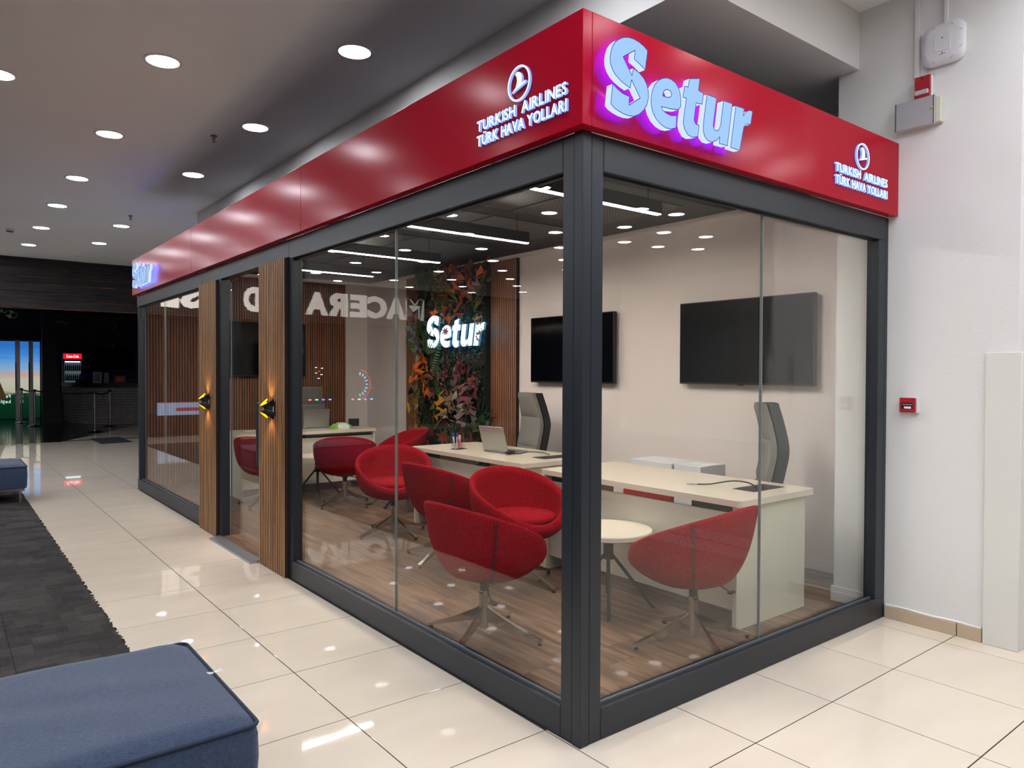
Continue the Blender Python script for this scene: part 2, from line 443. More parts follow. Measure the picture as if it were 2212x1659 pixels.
ceiling = BM(); box(ceiling, -14, 12, -11, 15.52, ZC, ZC+.1)
ceiling = obj('ceiling', ceiling, M['ceil']); tag(ceiling, kind='structure')
drop = obj('ceiling_bulkhead', box(BM(), .96, 6, .2, 9.0, 3.42, ZC), [M['white']]); tag(drop, kind='structure')
drop.data.materials.append(M['ceil'])
for p in drop.data.polygons:
    if p.normal.z < -.5: p.material_index = 1
cafe_ceil = obj('ceiling_cafe', box(BM(), -14, 12, 15.6, 30, 3.35, 3.5), M['black']); tag(cafe_ceil, kind='structure')

wr = obj('wall_right', box(BM(), 2.59, 12, -.69, .33, 0, ZC), M['white']); tag(wr, kind='structure')
wk = obj('wall_kiosk_right', box(BM(), W_IN, W_IN+.15, .33, L+.15, 0, 3.42), M['white_in']); tag(wk, kind='structure')
wb = obj('wall_kiosk_back', box(BM(), .05, W_IN, L-.04, L+.06, 0, 2.88), M['white_in']); tag(wb, kind='structure')
for nm, b in (('wall_left', (-14.1, -14, -11, 30)), ('wall_front', (-14, 12, -11.1, -11)), ('wall_side', (12, 12.1, -11, 30))):
    o = obj(nm, box(BM(), *b, 0, ZC), M['white'] if nm == 'wall_side' else (M['dark'] if nm == 'wall_left' else M['shopfront'])); tag(o, kind='structure')
wf = obj('wall_far', box(BM(), -14, 12, 25.6, 25.7, 0, 3.4), M['dark']); tag(wf, kind='structure')
# timber bulkhead over the cafe front, y = 15.5
tb = obj('wall_timber_bulkhead', box(BM(), -14, 12, 15.53, 15.6, 2.76, ZC), M['timber_edge']); tag(tb, kind='structure')
rows = [3.78, 3.585, 3.41, 3.27, 3.10, 2.95, 2.77]
prnd = random.Random(11)
for r0, r1 in zip(rows, rows[1:]):
    x = -13.9+prnd.random()*2
    while x < 4:
        ln = 2.6+prnd.random()*2.2; x1 = min(x+ln, 4.5)
        bm = BM(); d = prnd.uniform(.02, .05)
        nseg = 10; up = [(x+(x1-x)*k/nseg, r0-.004-prnd.random()*.014) for k in range(nseg+1)]
        dn = [(x+(x1-x)*k/nseg, r1+.002+prnd.random()*.006) for k in range(nseg, -1, -1)]
        prism(bm, up+dn, 15.53-d, 15.54, 'y')
        link('plank', mesh_of('plank', bm, M['timber']), tb); x = x1+.008
# pillar skirting, corner guard, trunking
sk = empty('baseboard_right', (0, 0, 0), kind='structure')
for y0, y1 in ((-.405, -.004), (-.535, -.411)):
    obj('tile', box(BM(), 2.572, 2.59, y0, y1, 0, .075, .002), M['skirt'], sk)
obj('tile', box(BM(), 2.655, 3.3, -.708, -.69, 0, .075, .002), M['skirt'], sk)
cbm = BM(); tube(cbm, smoothpts([(2.584, -.006, .078), (2.583, -.12, .082), (2.584, -.25, .077), (2.583, -.38, .081), (2.584, -.53, .077)], 4), .007, 6)
obj('caulk_bead', cbm, M['caulk'], sk, 60)
cg = BM(); box(cg, 2.566, 2.592, -.692, -.541, 0, 1.62, .002); box(cg, 2.566, 2.66, -.714, -.688, 0, 1.62, .002)
for zz in (.06, .42, 1.02, 1.55):
    for yy in (-.60, -.64): cyl(cg, (2.567, yy, zz), (2.5645, yy, zz), .006, n=8)
o = obj('trim_9', cg, M['corner_guard'], None, 40); tag(o, kind='structure')
ps = obj('baseboard_kiosk', box(BM(), 2.575, 2.592, .05, .345, .02, .12, .004), M['white_pl']); tag(ps, kind='structure')

# ------------------------------------------------------------------ mall downlights
dl = empty('ceiling_downlight', (0, 0, ZC))
bm = BM(); lathe(bm, [(.108, 0), (.112, -.008), (.132, -.008), (.135, 0)], 32); obj('trim_ring', bm, M['ring'], dl, 40)
bm = BM(); cyl(bm, (0, 0, -.001), (0, 0, -.004), .108, n=32); obj('diffuser', bm, M['downlight'], dl)
ordw = ['first', 'second', 'third', 'fourth', 'fifth', 'sixth', 'seventh', 'eighth']
lights = []
for k, y in enumerate((2.71, 4.77, 6.87, 10.74, 12.72)):
    lights.append((.35 if k < 3 else .29, y, 'round white downlight, %s one along the row closest to the red fascia' % ordw[k], None))
for k, y in enumerate((3.74, 5.85, 7.9, 9.72, 11.71, 13.72)):
    lights.append((-.68, y, 'round white downlight, %s one along the outer row over the tiled walkway' % ordw[k], None))
lights.append((-1.62, 4.79, 'round white downlight cut by the picture edge beside the ceiling', None))
OUT = ('round mall downlight outside the view, mirrored in the glazing or added to brighten the forecourt', 'mall downlights mirrored in the glazing')
for i in range(0, 12):
    x = .35-1.025*i
    for j in range(-6, 9):
        y = 2.72+2.045*j+(1.02 if i % 2 else 0)
        if i in (0, 1) and y > 1.5: continue
        if i == 2 and abs(y-4.79) < .4: continue
        if y > 15.2: continue
        if i > 9 and j < 0: continue
        lights.append((x, y, *OUT))
for x, y in ((5.7, -4.7), (6.45, -5.7), (7.42, -6.6), (6.35, -4.6), (7.27, -5.6), (8.23, -6.54), (8.1, -5.4), (9.0, -6.25), (1.4, -1.45), (1.4, -3.4), (2.4, -2.4), (3.4, -3.4), (3.6, -5.6), (4.5, -2.4), (.35, -2.4), (2.4, -4.4), (-.65, -1.4), (5.4, -2.6), (.4, -.45), (2.2, -1.2), (.9, -2.45), (1.9, -3.4), (3.0, -1.9)):  # mirrored ones come first; the last, unseen ones are added to brighten the forecourt
    lights.append((x, y, *OUT))
for k, (x, y, lb, gp) in enumerate(lights):
    o = dl if k == 0 else copy_tree(dl)
    o.location = (x, y, ZC); tag(o, lb, 'downlight', gp)

def sprinkler(x, y, lb):
    o = empty('fire_sprinkler', (x, y, ZC), label=lb, cat='sprinkler')
    bm = BM(); lathe(bm, [(0, -.001), (.03, -.001), (.034, -.008), (.012, -.012), (.012, -.03), (0, -.03)], 16); obj('escutcheon', bm, M['steel'], o, 40)
    bm = BM(); cyl(bm, (.012, 0, -.028), (.009, 0, -.06), .003, n=6); cyl(bm, (-.012, 0, -.028), (-.009, 0, -.06), .003, n=6); cyl(bm, (0, 0, -.03), (0, 0, -.058), .004, n=6)
    obj('frame_arms', bm, M['steel'], o)
    bm = BM(); cyl(bm, (0, 0, -.06), (0, 0, -.063), .017, n=12); obj('deflector', bm, M['steel'], o)
sprinkler(.12, 5.27, 'small metal fire sprinkler on the ceiling near the kiosk')
sprinkler(.25, 9.82, 'small metal fire sprinkler further along the mall ceiling')
sd = empty('smoke_detector', (-1.06, 12.19, ZC), label='small round smoke detector on the ceiling near the left picture edge', cat='detector')
bm = BM(); lathe(bm, [(0, -.05), (.03, -.05), (.045, -.035), (.06, -.03), (.065, 0)], 20); obj('housing', bm, M['white_pl'], sd, 40)
bm = BM(); lathe(bm, [(.036, -.047), (.047, -.034), (.05, -.036), (.04, -.05)], 20); obj('vent', bm, M['black_pl'], sd, 40)
ah = empty('ceiling_hatch', (.3, 14.73, ZC), label='flat round grey ceiling disc close to the dark timber bulkhead', cat='hatch')
bm = BM(); lathe(bm, [(.115, -.002), (.118, -.012), (.138, -.012), (.14, 0)], 28); obj('trim_ring', bm, M['ring'], ah, 40)
bm = BM(); cyl(bm, (0, 0, -.001), (0, 0, -.006), .115, n=28); obj('cover', bm, M['ceil'], ah)

# ------------------------------------------------------------------ kiosk shell
kf = obj('floor_kiosk', box(BM(), .02, W_IN, .02, L, -.05, .006), M['grout']); tag(kf, kind='structure')
pw, pl = .197, 1.285
plank_me = {}
rp = random.Random(5)
for i in range(16):
    x0 = .045+.2*i; x1 = min(x0+pw, W_IN)
    if x1-x0 < .03: continue
    y = .045-rp.random()*.9
    while y < L-.06:
        ya, yb = max(y, .045), min(y+pl, L-.06)
        if yb-ya > .05:
            key = (round(x1-x0, 3), round(yb-ya, 3))
            if key not in plank_me:
                bm = BM(); box(bm, -(x1-x0)/2, (x1-x0)/2, -(yb-ya)/2, (yb-ya)/2, 0, .016, .0015); plank_me[key] = mesh_of('plank', bm, M['plank'])
            link('plank', plank_me[key], kf, ((x0+x1)/2, (ya+yb)/2, .004))
        y += pl+.003

# ceiling of the kiosk with perforated panels
kc = obj('ceiling_kiosk', box(BM(), .06, W_IN, .06, L, 2.85, 2.88), M['blackceil']); tag(kc, kind='structure')
k = 0
for i in range(2):
    for j in range(6):
        bm = BM(); x0, y0 = .75+1.02*i, .45+1.25*j
        box(bm, x0, x0+.98, y0, y0+1.0, 2.842, 2.8495, .002); obj('perforated_panel', bm, M['perf'], kc)
bm = BM()
box(bm, 3.18, W_IN, .33, L-.05, 2.80, 2.82); box(bm, .1, W_IN, L-.06, L-.04, 2.80, 2.82)
o = obj('trim_10', bm, M['white_in']); tag(o, kind='structure')

FZ0, FZ1 = 2.454, 2.894
# corner post
bm = BM()
box(bm, 0, .05, 0, .05, 0, FZ0+.02, .003); box(bm, .053, .118, .003, .118, 0, FZ0, .002); box(bm, .003, .053, .053, .118, 0, FZ0, .002)
post = obj('trim_1', bm, M['frame']); tag(post, kind='structure')

def pane(win, ax, a0, a1, z0, z1, p):
    bm = BM()
    if ax == 'x': box(bm, p-.005, p+.005, a0, a1, z0, z1)
    else: box(bm, a0, a1, p-.005, p+.005, z0, z1)
    return obj('pane', bm, M['glass'], win)
def bar(win, name, ax, a0, a1, z0, z1, d0, d1, mt='frame', bev=.003):
    bm = BM()
    if ax == 'x': box(bm, d0, d1, a0, a1, z0, z1, bev)
    else: box(bm, a0, a1, d0, d1, z0, z1, bev)
    return obj(name, bm, M[mt], win)

def window(name, ax, a0, a1, joints, posts):
    w_ = empty(name, (0, 0, 0), kind='structure')
    bar(w_, 'sill', ax, a0, a1, 0, .132, .002, .075)
    bar(w_, 'header', ax, a0, a1, 2.312, FZ0, .002, .075)
    bar(w_, 'glazing_bead', ax, a0, a1, .132, .142, .030, .040, 'silicone', 0)
    bar(w_, 'glazing_bead', ax, a0, a1, 2.300, 2.312, .030, .040, 'frame_dk', 0)
    for p0, p1 in posts: bar(w_, 'frame_post', ax, p0, p1, .132, 2.312, .002, .075)
    lo = a0; hi = a1
    for p0, p1 in posts:
        if abs(p0-a0) < .02: lo = p1
        else: hi = min(hi, p0)
    ed = [lo]+joints+[hi]
    for e0, e1 in zip(ed, ed[1:]): pane(w_, ax, e0+.002, e1-.002, .134, 2.31, .052)
    for j in joints: bar(w_, 'glass_joint', ax, j-.003, j+.003, .134, 2.31, .045, .059, 'edge', 0)
    return w_
window('window_1', 'x', .12, 3.05, [1.571], [(2.985, 3.05)])
window('window_2', 'y', .12, 2.545, [1.31], [(2.462, 2.545)])
window('window_3', 'x', 5.25, L, [6.909], [(8.04, 8.10)])
bm = BM(); box(bm, 2.550, 2.586, .004, .07, 0, FZ0, .002); o = obj('trim_2', bm, M['frame']); tag(o, kind='structure')
bm = BM(); box(bm, .01, .08, 8.105, L, 0, FZ0, .002); o = obj('trim_3', bm, M['frame']); tag(o, kind='structure')

# slatted timber piers either side of the door
def slats_x(bm, x0, x1, y0, y1, z0, z1, n, wfrac=.72, mi=0):
    p = (y1-y0)/n
    for i in range(n):
        a = y0+p*i+p*(1-wfrac)/2
        box(bm, x0, x1, a, a+p*wfrac, z0, z1, mi=mi)
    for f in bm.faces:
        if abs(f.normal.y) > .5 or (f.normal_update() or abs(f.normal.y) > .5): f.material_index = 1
def slats_y(bm, y0, y1, x0, x1, z0, z1, n, wfrac=.72):
    p = (x1-x0)/n
    for i in range(n):
        a = x0+p*i+p*(1-wfrac)/2
        box(bm, a, a+p*wfrac, y0, y1, z0, z1)
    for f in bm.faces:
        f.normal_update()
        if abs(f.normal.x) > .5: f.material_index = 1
for nm, y0, y1 in (('trim_4', 3.053, 3.598), ('trim_5', 4.705, 5.25)):
    o = obj(nm, box(BM(), -.012, .09, y0, y1, .002, 2.325), M['slat_back']); tag(o, kind='structure')
    bm = BM(); slats_x(bm, -.030, -.010, y0, y1, .004, 2.32, 15, .66); s_ = obj('slat_panel', bm, [M['slat'], M['groove_shade']], o); tag(s_, kind='stuff')
bm = BM(); box(bm, .002, .075, 3.05, 5.25, 2.326, FZ0, .003); o = obj('trim_6', bm, M['frame']); tag(o, kind='structure')

# glass door in its opening
d_ = empty('door_1', (0, 0, 0), kind='structure')
bm = BM(); box(bm, -.004, .072, 4.64, 4.70, .012, 2.326, .002); box(bm, -.004, .072, 3.60, 3.625, .012, 2.326, .002); obj('frame_post', bm, M['frame'], d_)
pane(d_, 'x', 3.632, 4.632, .03, 2.30, .084)
bm = BM(); box(bm, .078, .09, 4.634, 4.639, .03, 2.30); obj('brush_seal', bm, M['silicone'], d_)
bm = BM(); box(bm, .026, .046, 3.69, 3.825, .735, 1.25, .004); cyl(bm, (.045, 3.757, .88), (.0785, 3.757, .88), .008, n=10); cyl(bm, (.045, 3.757, 1.17), (.0785, 3.757, 1.17), .008, n=10); obj('handle', bm, M['frame'], d_, 40)
bm = BM(); prism(bm, [(-.10, .0), (-.092, .012), (-.005, .024), (.0, .0)], 3.61, 4.69, 'y'); obj('threshold', bm, M['alu'], d_)
bm = BM(); box(bm, .0, .075, 3.61, 4.69, 0, .022); obj('sill_board', bm, M['plank'], d_)

# red fascia
fa = empty('fascia', (0, 0, FZ0), label='long glossy red fascia board along the left side of the kiosk top', cat='fascia')
fb = empty('fascia', (0, 0, FZ0), label='shorter red fascia board over the right hand glazing of the kiosk', cat='fascia')
for y0, y1 in ((-.0525+.001, 2.7), (2.703, 5.42), (5.423, L)):
    bm = BM(); box(bm, -.0525, -.0025, y0, y1, 0, FZ1-FZ0, .0015); obj('panel', bm, M['red'], fa)
bm = BM(); box(bm, -.0020, W, -.0525, -.0025, 0, FZ1-FZ0, .0015); obj('panel', bm, M['red'], fb)
bm = BM(); box(bm, -.0020, .0, .0, L, .40, .43); obj('top_flange', bm, M['frame'], fa)
bm = BM(); box(bm, 0.0, W, -.0020, .0, .40, .43); obj('top_flange', bm, M['frame'], fb)

# ------------------------------------------------------------------ lit lettering
LET = {"S":[[[0.209,0.282],[0.186,0.294],[0.161,0.301],[0.131,0.305],[0.101,0.303],[0.072,0.295],[0.048,0.282],[0.029,0.267],[0.014,0.247],[0.005,0.225],[0.0,0.2],[0.002,0.178],[0.013,0.158],[0.03,0.142],[0.054,0.129],[0.083,0.119],[0.111,0.112],[0.118,0.146],[0.168,0.087],[0.104,0.045],[0.107,0.079],[0.069,0.082],[0.04,0.092],[0.015,0.105],[0.005,0.028],[0.021,0.018],[0.045,0.011],[0.074,0.006],[0.104,0.005],[0.134,0.009],[0.164,0.024],[0.189,0.045],[0.207,0.07],[0.216,0.1],[0.215,0.124],[0.206,0.149],[0.188,0.169],[0.162,0.183],[0.128,0.193],[0.121,0.162],[0.07,0.221],[0.137,0.264],[0.133,0.228],[0.164,0.218],[0.196,0.204]]],"e":[[[0.389,0.068],[0.385,0.017],[0.354,0.006],[0.321,0.004],[0.289,0.012],[0.262,0.027],[0.243,0.048],[0.233,0.073],[0.231,0.1],[0.237,0.129],[0.25,0.156],[0.271,0.18],[0.297,0.196],[0.324,0.205],[0.351,0.206],[0.379,0.199],[0.399,0.182],[0.41,0.16],[0.414,0.132],[0.414,0.111],[0.4,0.095],[0.375,0.09],[0.347,0.086],[0.32,0.085],[0.292,0.083],[0.301,0.071],[0.323,0.063],[0.353,0.06]],[[0.301,0.127],[0.304,0.142],[0.314,0.154],[0.33,0.16],[0.348,0.159],[0.356,0.147],[0.352,0.136],[0.339,0.13],[0.32,0.127]]],"t":[[[0.469,0.238],[0.538,0.256],[0.528,0.203],[0.563,0.2],[0.555,0.153],[0.514,0.148],[0.501,0.076],[0.505,0.066],[0.515,0.059],[0.535,0.059],[0.527,0.01],[0.489,0.0],[0.46,0.005],[0.44,0.023],[0.431,0.046],[0.434,0.072],[0.45,0.153],[0.427,0.152],[0.438,0.199],[0.461,0.201]]],"u":[[[0.587,0.201],[0.653,0.201],[0.631,0.08],[0.635,0.065],[0.653,0.06],[0.672,0.069],[0.684,0.093],[0.703,0.201],[0.767,0.203],[0.733,0.012],[0.674,0.011],[0.678,0.04],[0.657,0.021],[0.626,0.007],[0.596,0.007],[0.574,0.019],[0.563,0.043],[0.564,0.074]]],"r":[[[0.793,0.2],[0.855,0.201],[0.848,0.166],[0.868,0.19],[0.895,0.203],[0.92,0.204],[0.906,0.142],[0.875,0.137],[0.854,0.119],[0.846,0.092],[0.824,0.009],[0.757,0.01]]]}
SIGN_FACE = emit('sign_face', '9cc3f8', .80)
SIGN_SIDE = emit('sign_side', 'd6eaff', .70)
SIGN_BACK = emit('sign_back_glow', '3a30ff', 30)
SIGN_EDGE = emit('sign_edge', '3d63c8', .42)
SIGN_WHITE = emit('sign_white_face', 'e2f4ff', 1.5)
SIGN_WHITE_S = emit('sign_white_side', '6fb0e0', .42)
def three_d_word(root, Mx, sc, ext, mats, edge=True):
    for ch in 'Setur':
        loops = [[(a*sc, b*sc) for a, b in Lp] for Lp in LET[ch]]
        me = curve_mesh('letter', loops, ext)
        for q in mats: me.materials.append(q)
        for p in me.polygons:
            p.material_index = 0 if p.normal.z > .9 else (2 if p.normal.z < -.9 else 1)
        me.transform(Mx); o = link('letter', me, root)
        if edge:
            bm = BM()
            for Lp in loops:
                n = len(Lp); t_ = .0016
                for i in range(n):
                    a, b = Vector((*Lp[i], ext)), Vector((*Lp[(i+1) % n], ext))
                    cyl(bm, a, b, t_, n=4, caps=False)
            bmesh.ops.transform(bm, matrix=Mx, verts=bm.verts); obj('outline', bm, SIGN_EDGE, o)
def setur(name, o3, right, sc, ext, mats, label, edge=True):
    r = empty(name, (0, 0, 0), label=label, cat='sign')
    three_d_word(r, plane_matrix(o3, right, (0, 0, 1)), sc, ext, mats, edge)
    return r
setur('shop_sign', (.034, -.096, 2.504), (1, 0, 0), 1.02, .016, (SIGN_FACE, SIGN_SIDE, SIGN_BACK), 'large pale blue lit Setur letters on the red fascia over the right glazing')
setur('shop_sign', (-.096, 7.83, 2.504), (0, -1, 0), 1.02, .016, (SIGN_FACE, SIGN_SIDE, emit('sign_back_blue', '2038ff', 30)), 'blue lit Setur letters at the far left end of the red fascia')
setur('shop_sign', (2.971, 5.97, 1.80), (0, -1, 0), 1.37, .014, (SIGN_WHITE, SIGN_WHITE_S, emit('sign_back_cyan', '5fc8ff', 3)), 'white lit Setur letters hanging among the leaves of the plant wall', edge=False)

BLUE = emit('sign_blue_face', '5a82ff', 6)
bm = BM(); box(bm, .0, W, L+.065, L+.095, 0, FZ1-FZ0, .0015); fc = empty('fascia', (0, 0, FZ0), label='red fascia board on the far end of the kiosk, facing away from the camera', cat='fascia'); obj('panel', bm, M['red'], fc)
setur('shop_sign', (1.9, L+.135, 2.504), (-1, 0, 0), 1.02, .016, (BLUE, BLUE, BLUE), 'blue lit letters on the kiosk far end, seen only as ceiling glow', edge=False)
AIR = emit('airline_letter_face', 'f2f6ff', 1.15)
AIR_S = emit('airline_letter_side', '7fa8ff', .9)
def airline(o3, right, width, label):
    r = empty('airline_sign', (0, 0, 0), label=label, cat='sign')
    up = (0, 0, 1); R_ = Vector(right)
    for text, dz in (('TURKISH  AIRLINES', .066), ('TÜRK HAVA YOLLARI', 0)):
        for o in write(r, text, plane_matrix(Vector(o3)+Vector((0, 0, dz)), right, up), .066, width, .006, [AIR], .012):
            o.data.materials.append(AIR_S)
            out = R_.cross(Vector(up))
            for p in o.data.polygons: p.material_index = 0 if p.normal.dot(out) > .8 else 1
    c = Vector(o3)+R_*(width/2)+Vector((0, 0, .195))
    Mx = plane_matrix(c, right, up); R = .074
    circ = lambda rr, n=40: [(rr*math.cos(2*PI*i/n), rr*math.sin(2*PI*i/n)) for i in range(n)]
    me = curve_mesh('emblem_ring', [circ(R), circ(R*.90)], .006); me.materials.append(AIR); me.materials.append(AIR_S)
    for p in me.polygons: p.material_index = 0 if p.normal.z > .8 else 1
    me.transform(Mx); link('emblem_ring', me, r)
    bird = [(R*.78*a, R*.86*b) for a, b in ((-.39, .67), (-.19, .78), (.04, .74), (.22, .62), (.34, .44), (.38, .19), (.31, -.06), (.82, .0), (.76, -.14), (-.80, -.47), (-.34, -.22), (-.19, .07), (-.17, .28), (-.22, .46))]
    me = curve_mesh('emblem_bird', [bird], .006); me.materials.append(AIR); me.materials.append(AIR_S)
    for p in me.polygons: p.material_index = 0 if p.normal.z > .8 else 1
    me.transform(Mx); link('emblem_bird', me, r)
airline((-.063, .622, 2.522), (0, -1, 0), .603, 'Turkish Airlines emblem and lettering on the red fascia left of the corner')
airline((1.812, -.063, 2.530), (1, 0, 0), .600, 'Turkish Airlines emblem and lettering at the right end of the red fascia')

# ------------------------------------------------------------------ wall lamps on the piers
GOLD = emit('lamp_reflector_glow', 'ff9a10', 2.2)
def sconce(y, z, label):
    o = empty('wall_lamp', (-.027, y, z), label=label, cat='lamp', group=None)
    bm = BM(); box(bm, -.012, 0, -.055, .055, -.055, .055, .002); obj('backplate', bm, M['black_pl'], o)
    # waisted half shade: narrow at mid height, flaring to an upper and a lower opening
    bm = BM(); n = 14; zs = [-1+2*k/10 for k in range(11)]; rings = []
    for t_ in zs:
        zz = .078*t_; rad = .046+.030*abs(t_)**1.7
        ring = []
        for i in range(n+1):
            a = PI*i/n
            cut = 1
            ring.append(bm.verts.new((-.012-rad*1.05*math.sin(a), .015-rad*math.cos(a), zz*(1-.74*math.sin(a)))))
        rings.append(ring)
    for A, B in zip(rings, rings[1:]):
        for i in range(n): bm.faces.new((A[i], A[i+1], B[i+1], B[i]))
    bmesh.ops.recalc_face_normals(bm, faces=bm.faces)
    bmesh.ops.solidify(bm, geom=list(bm.faces), thickness=.003)
    obj('shade', bm, M['black_pl'], o, 50)
    for sgn in (1, -1):
        bm = BM(); A = []; B = []
        for i in range(n+1):
            a = PI*i/n; rad = .073
            zz = sgn*.0775*(1-.74*math.sin(a))
            A.append(bm.verts.new((-.012-rad*1.05*math.sin(a), .015-rad*math.cos(a), zz)))
            B.append(bm.verts.new((-.012-rad*.30*math.sin(a), .015-rad*.80*math.cos(a), sgn*.0775*(1-.74*.35*math.sin(a))-sgn*.012)))
        for i in range(n): bm.faces.new((A[i], A[i+1], B[i+1], B[i]))
        obj('reflector', bm, GOLD, o, 60)
    bm = BM(); box(bm, -.0128, -.012, -.050, -.024, -.02, .018); obj('sticker', bm, M['white_pl'], o)
    for sgn in (1, -1):
        ld = bpy.data.lights.new('lamp_glow', 'SPOT'); ld.energy = 2.4; ld.color = (1, .62, .25); ld.shadow_soft_size = .012; ld.spot_size = math.radians(105); ld.spot_blend = .8
        lo = bpy.data.objects.new('lamp_glow', ld); COL.objects.link(lo); lo.parent = o; lo.location = (-.045, .015, sgn*.05)
        if sgn > 0: lo.rotation_euler = (PI, 0, 0)
    return o
sconce(3.30, 1.222, 'black wall lamp glowing amber on the slatted pier right of the door')
sconce(4.93, 1.222, 'black wall lamp glowing amber on the slatted pier left of the door')

# ------------------------------------------------------------------ kiosk inside walls
o = obj('trim_7', box(BM(), .10, 2.83, L-.055, L-.041, .02, 2.80), M['slat_back']); tag(o, kind='structure')
bm = BM(); slats_y(bm, L-.070, L-.056, .10, 2.83, .02, 2.80, 78); s_ = obj('slat_panel', bm, [M['slat_dark'], M['groove_shade']], o); tag(s_, kind='stuff')
for i, (y0, y1, n) in enumerate(((4.37, 4.86, 14), (6.40, 6.84, 13))):
    o = obj('trim_8' if i == 0 else 'trim_11', box(BM(), W_IN-.03, W_IN-.001, y0, y1, .02, 2.80), M['slat_back']); tag(o, kind='structure')
    bm = BM(); slats_x(bm, W_IN-.046, W_IN-.031, y0, y1, .02, 2.80, n); s_ = obj('slat_panel', bm, [M['slat_dark'], M['groove_shade']], o); tag(s_, kind='stuff')
bm = BM(); box(bm, W_IN-.014, W_IN-.0005, .4, 4.37, .02, .10, .003); o = obj('baseboard_inside', bm, M['white_pl']); tag(o, kind='structure')

def tv(loc, rotz, w_, h_, label, group=None):
    """screen faces local -Y"""
    o = empty('wall_television', loc, rotz, label=label, cat='television', group=group)
    bm = BM(); box(bm, -w_/2, w_/2, -.03, .02, -h_/2, h_/2, .004); obj('cabinet', bm, M['bezel'], o)
    bm = BM(); box(bm, -w_/2+.008, w_/2-.008, -.032, -.0302, -h_/2+.016, h_/2-.008); obj('screen', bm, M['screen'], o)
    bm = BM(); box(bm, -.03, .03, -.032, -.028, -h_/2-.006, -h_/2, .001); obj('badge', bm, M['bezel'], o)
    bm = BM(); box(bm, -.2, .2, .02, .0495, -.2, .2); obj('bracket', bm, M['black'], o)
    return o
tv((W_IN-.05, 1.405, 1.757), -PI/2, 1.246, .70, 'large black television on the white wall behind the nearest desk')
tv((W_IN-.05, 3.45, 1.745), -PI/2, 1.246, .70, 'black television on the white wall partly hidden by the corner post')
tv((1.64, L-.122, 1.805), 0, 1.05, .75, 'black television on the slatted back wall behind the door')

# linear lamps
for k, (x0, x1, y) in enumerate(((.745, 1.95, 1.27), (.77, 1.96, 2.72), (.73, 1.98, 4.14), (.75, 1.96, 5.53))):
    o = empty('linear_lamp', ((x0+x1)/2, y, 2.6), label='black linear ceiling lamp with a white light strip, %s from the kiosk corner' % ordw[k], cat='lamp')
    hw = (x1-x0)/2
    bm = BM(); box(bm, -hw, hw, -.022, .022, .001, .09, .001); obj('housing', bm, M['black'], o)
    bm = BM(); box(bm, -hw+.005, hw-.005, -.018, .018, -.004, .001); obj('diffuser', bm, M['strip'], o)
    for sx in (-.8, .8):
        bm = BM(); cyl(bm, (hw*sx, 0, .09), (hw*sx, 0, .249), .003, n=6); obj('suspension_wire', bm, M['black'], o)

# ------------------------------------------------------------------ tub chairs
def cr_resample(P, n):
    Q = smoothpts([(a, 0, b) for a, b in P], 8); Q = [(p.x, p.z) for p in Q]
    d = [0]
    for a, b in zip(Q, Q[1:]): d.append(d[-1]+math.hypot(b[0]-a[0], b[1]-a[1]))
    out = []
    for i in range(n):
        t = d[-1]*i/(n-1); j = 0
        while j < len(d)-2 and d[j+1] < t: j += 1
        u = (t-d[j])/max(1e-9, d[j+1]-d[j]); out.append((Q[j][0]+(Q[j+1][0]-Q[j][0])*u, Q[j][1]+(Q[j+1][1]-Q[j][1])*u))
    return out
PF = cr_resample([(0, .33), (.14, .333), (.265, .352), (.338, .392), (.360, .438), (.350, .490)], 15)
PS = cr_resample([(0, .33), (.13, .333), (.235, .365), (.305, .435), (.338, .54), (.345, .645)], 15)
PB = cr_resample([(0, .33), (.12, .338), (.20, .372), (.25, .45), (.295, .58), (.335, .775)], 15)
def chair_profile(phi):
    c = math.cos(phi); wf = max(c, 0)**1.5; wb = max(-c, 0)**1.4; ws = max(0, 1-wf-wb); t = wf+wb+ws
    P = [((wf*a[0]+ws*b[0]+wb*d[0])/t, (wf*a[1]+ws*b[1]+wb*d[1])/t) for a, b, d in zip(PF, PS, PB)]
    zr = .634-.140*c+.018*math.sin(phi)**2-.042*max(c, 0)**4; k = (zr-.33)/(P[-1][1]-.33)                       # the rim lies in one tilted plane
    return [(r, .33+(z-.33)*(1+(k-1)*((z-.33)/(P[-1][1]-.33)))) for r, z in P]
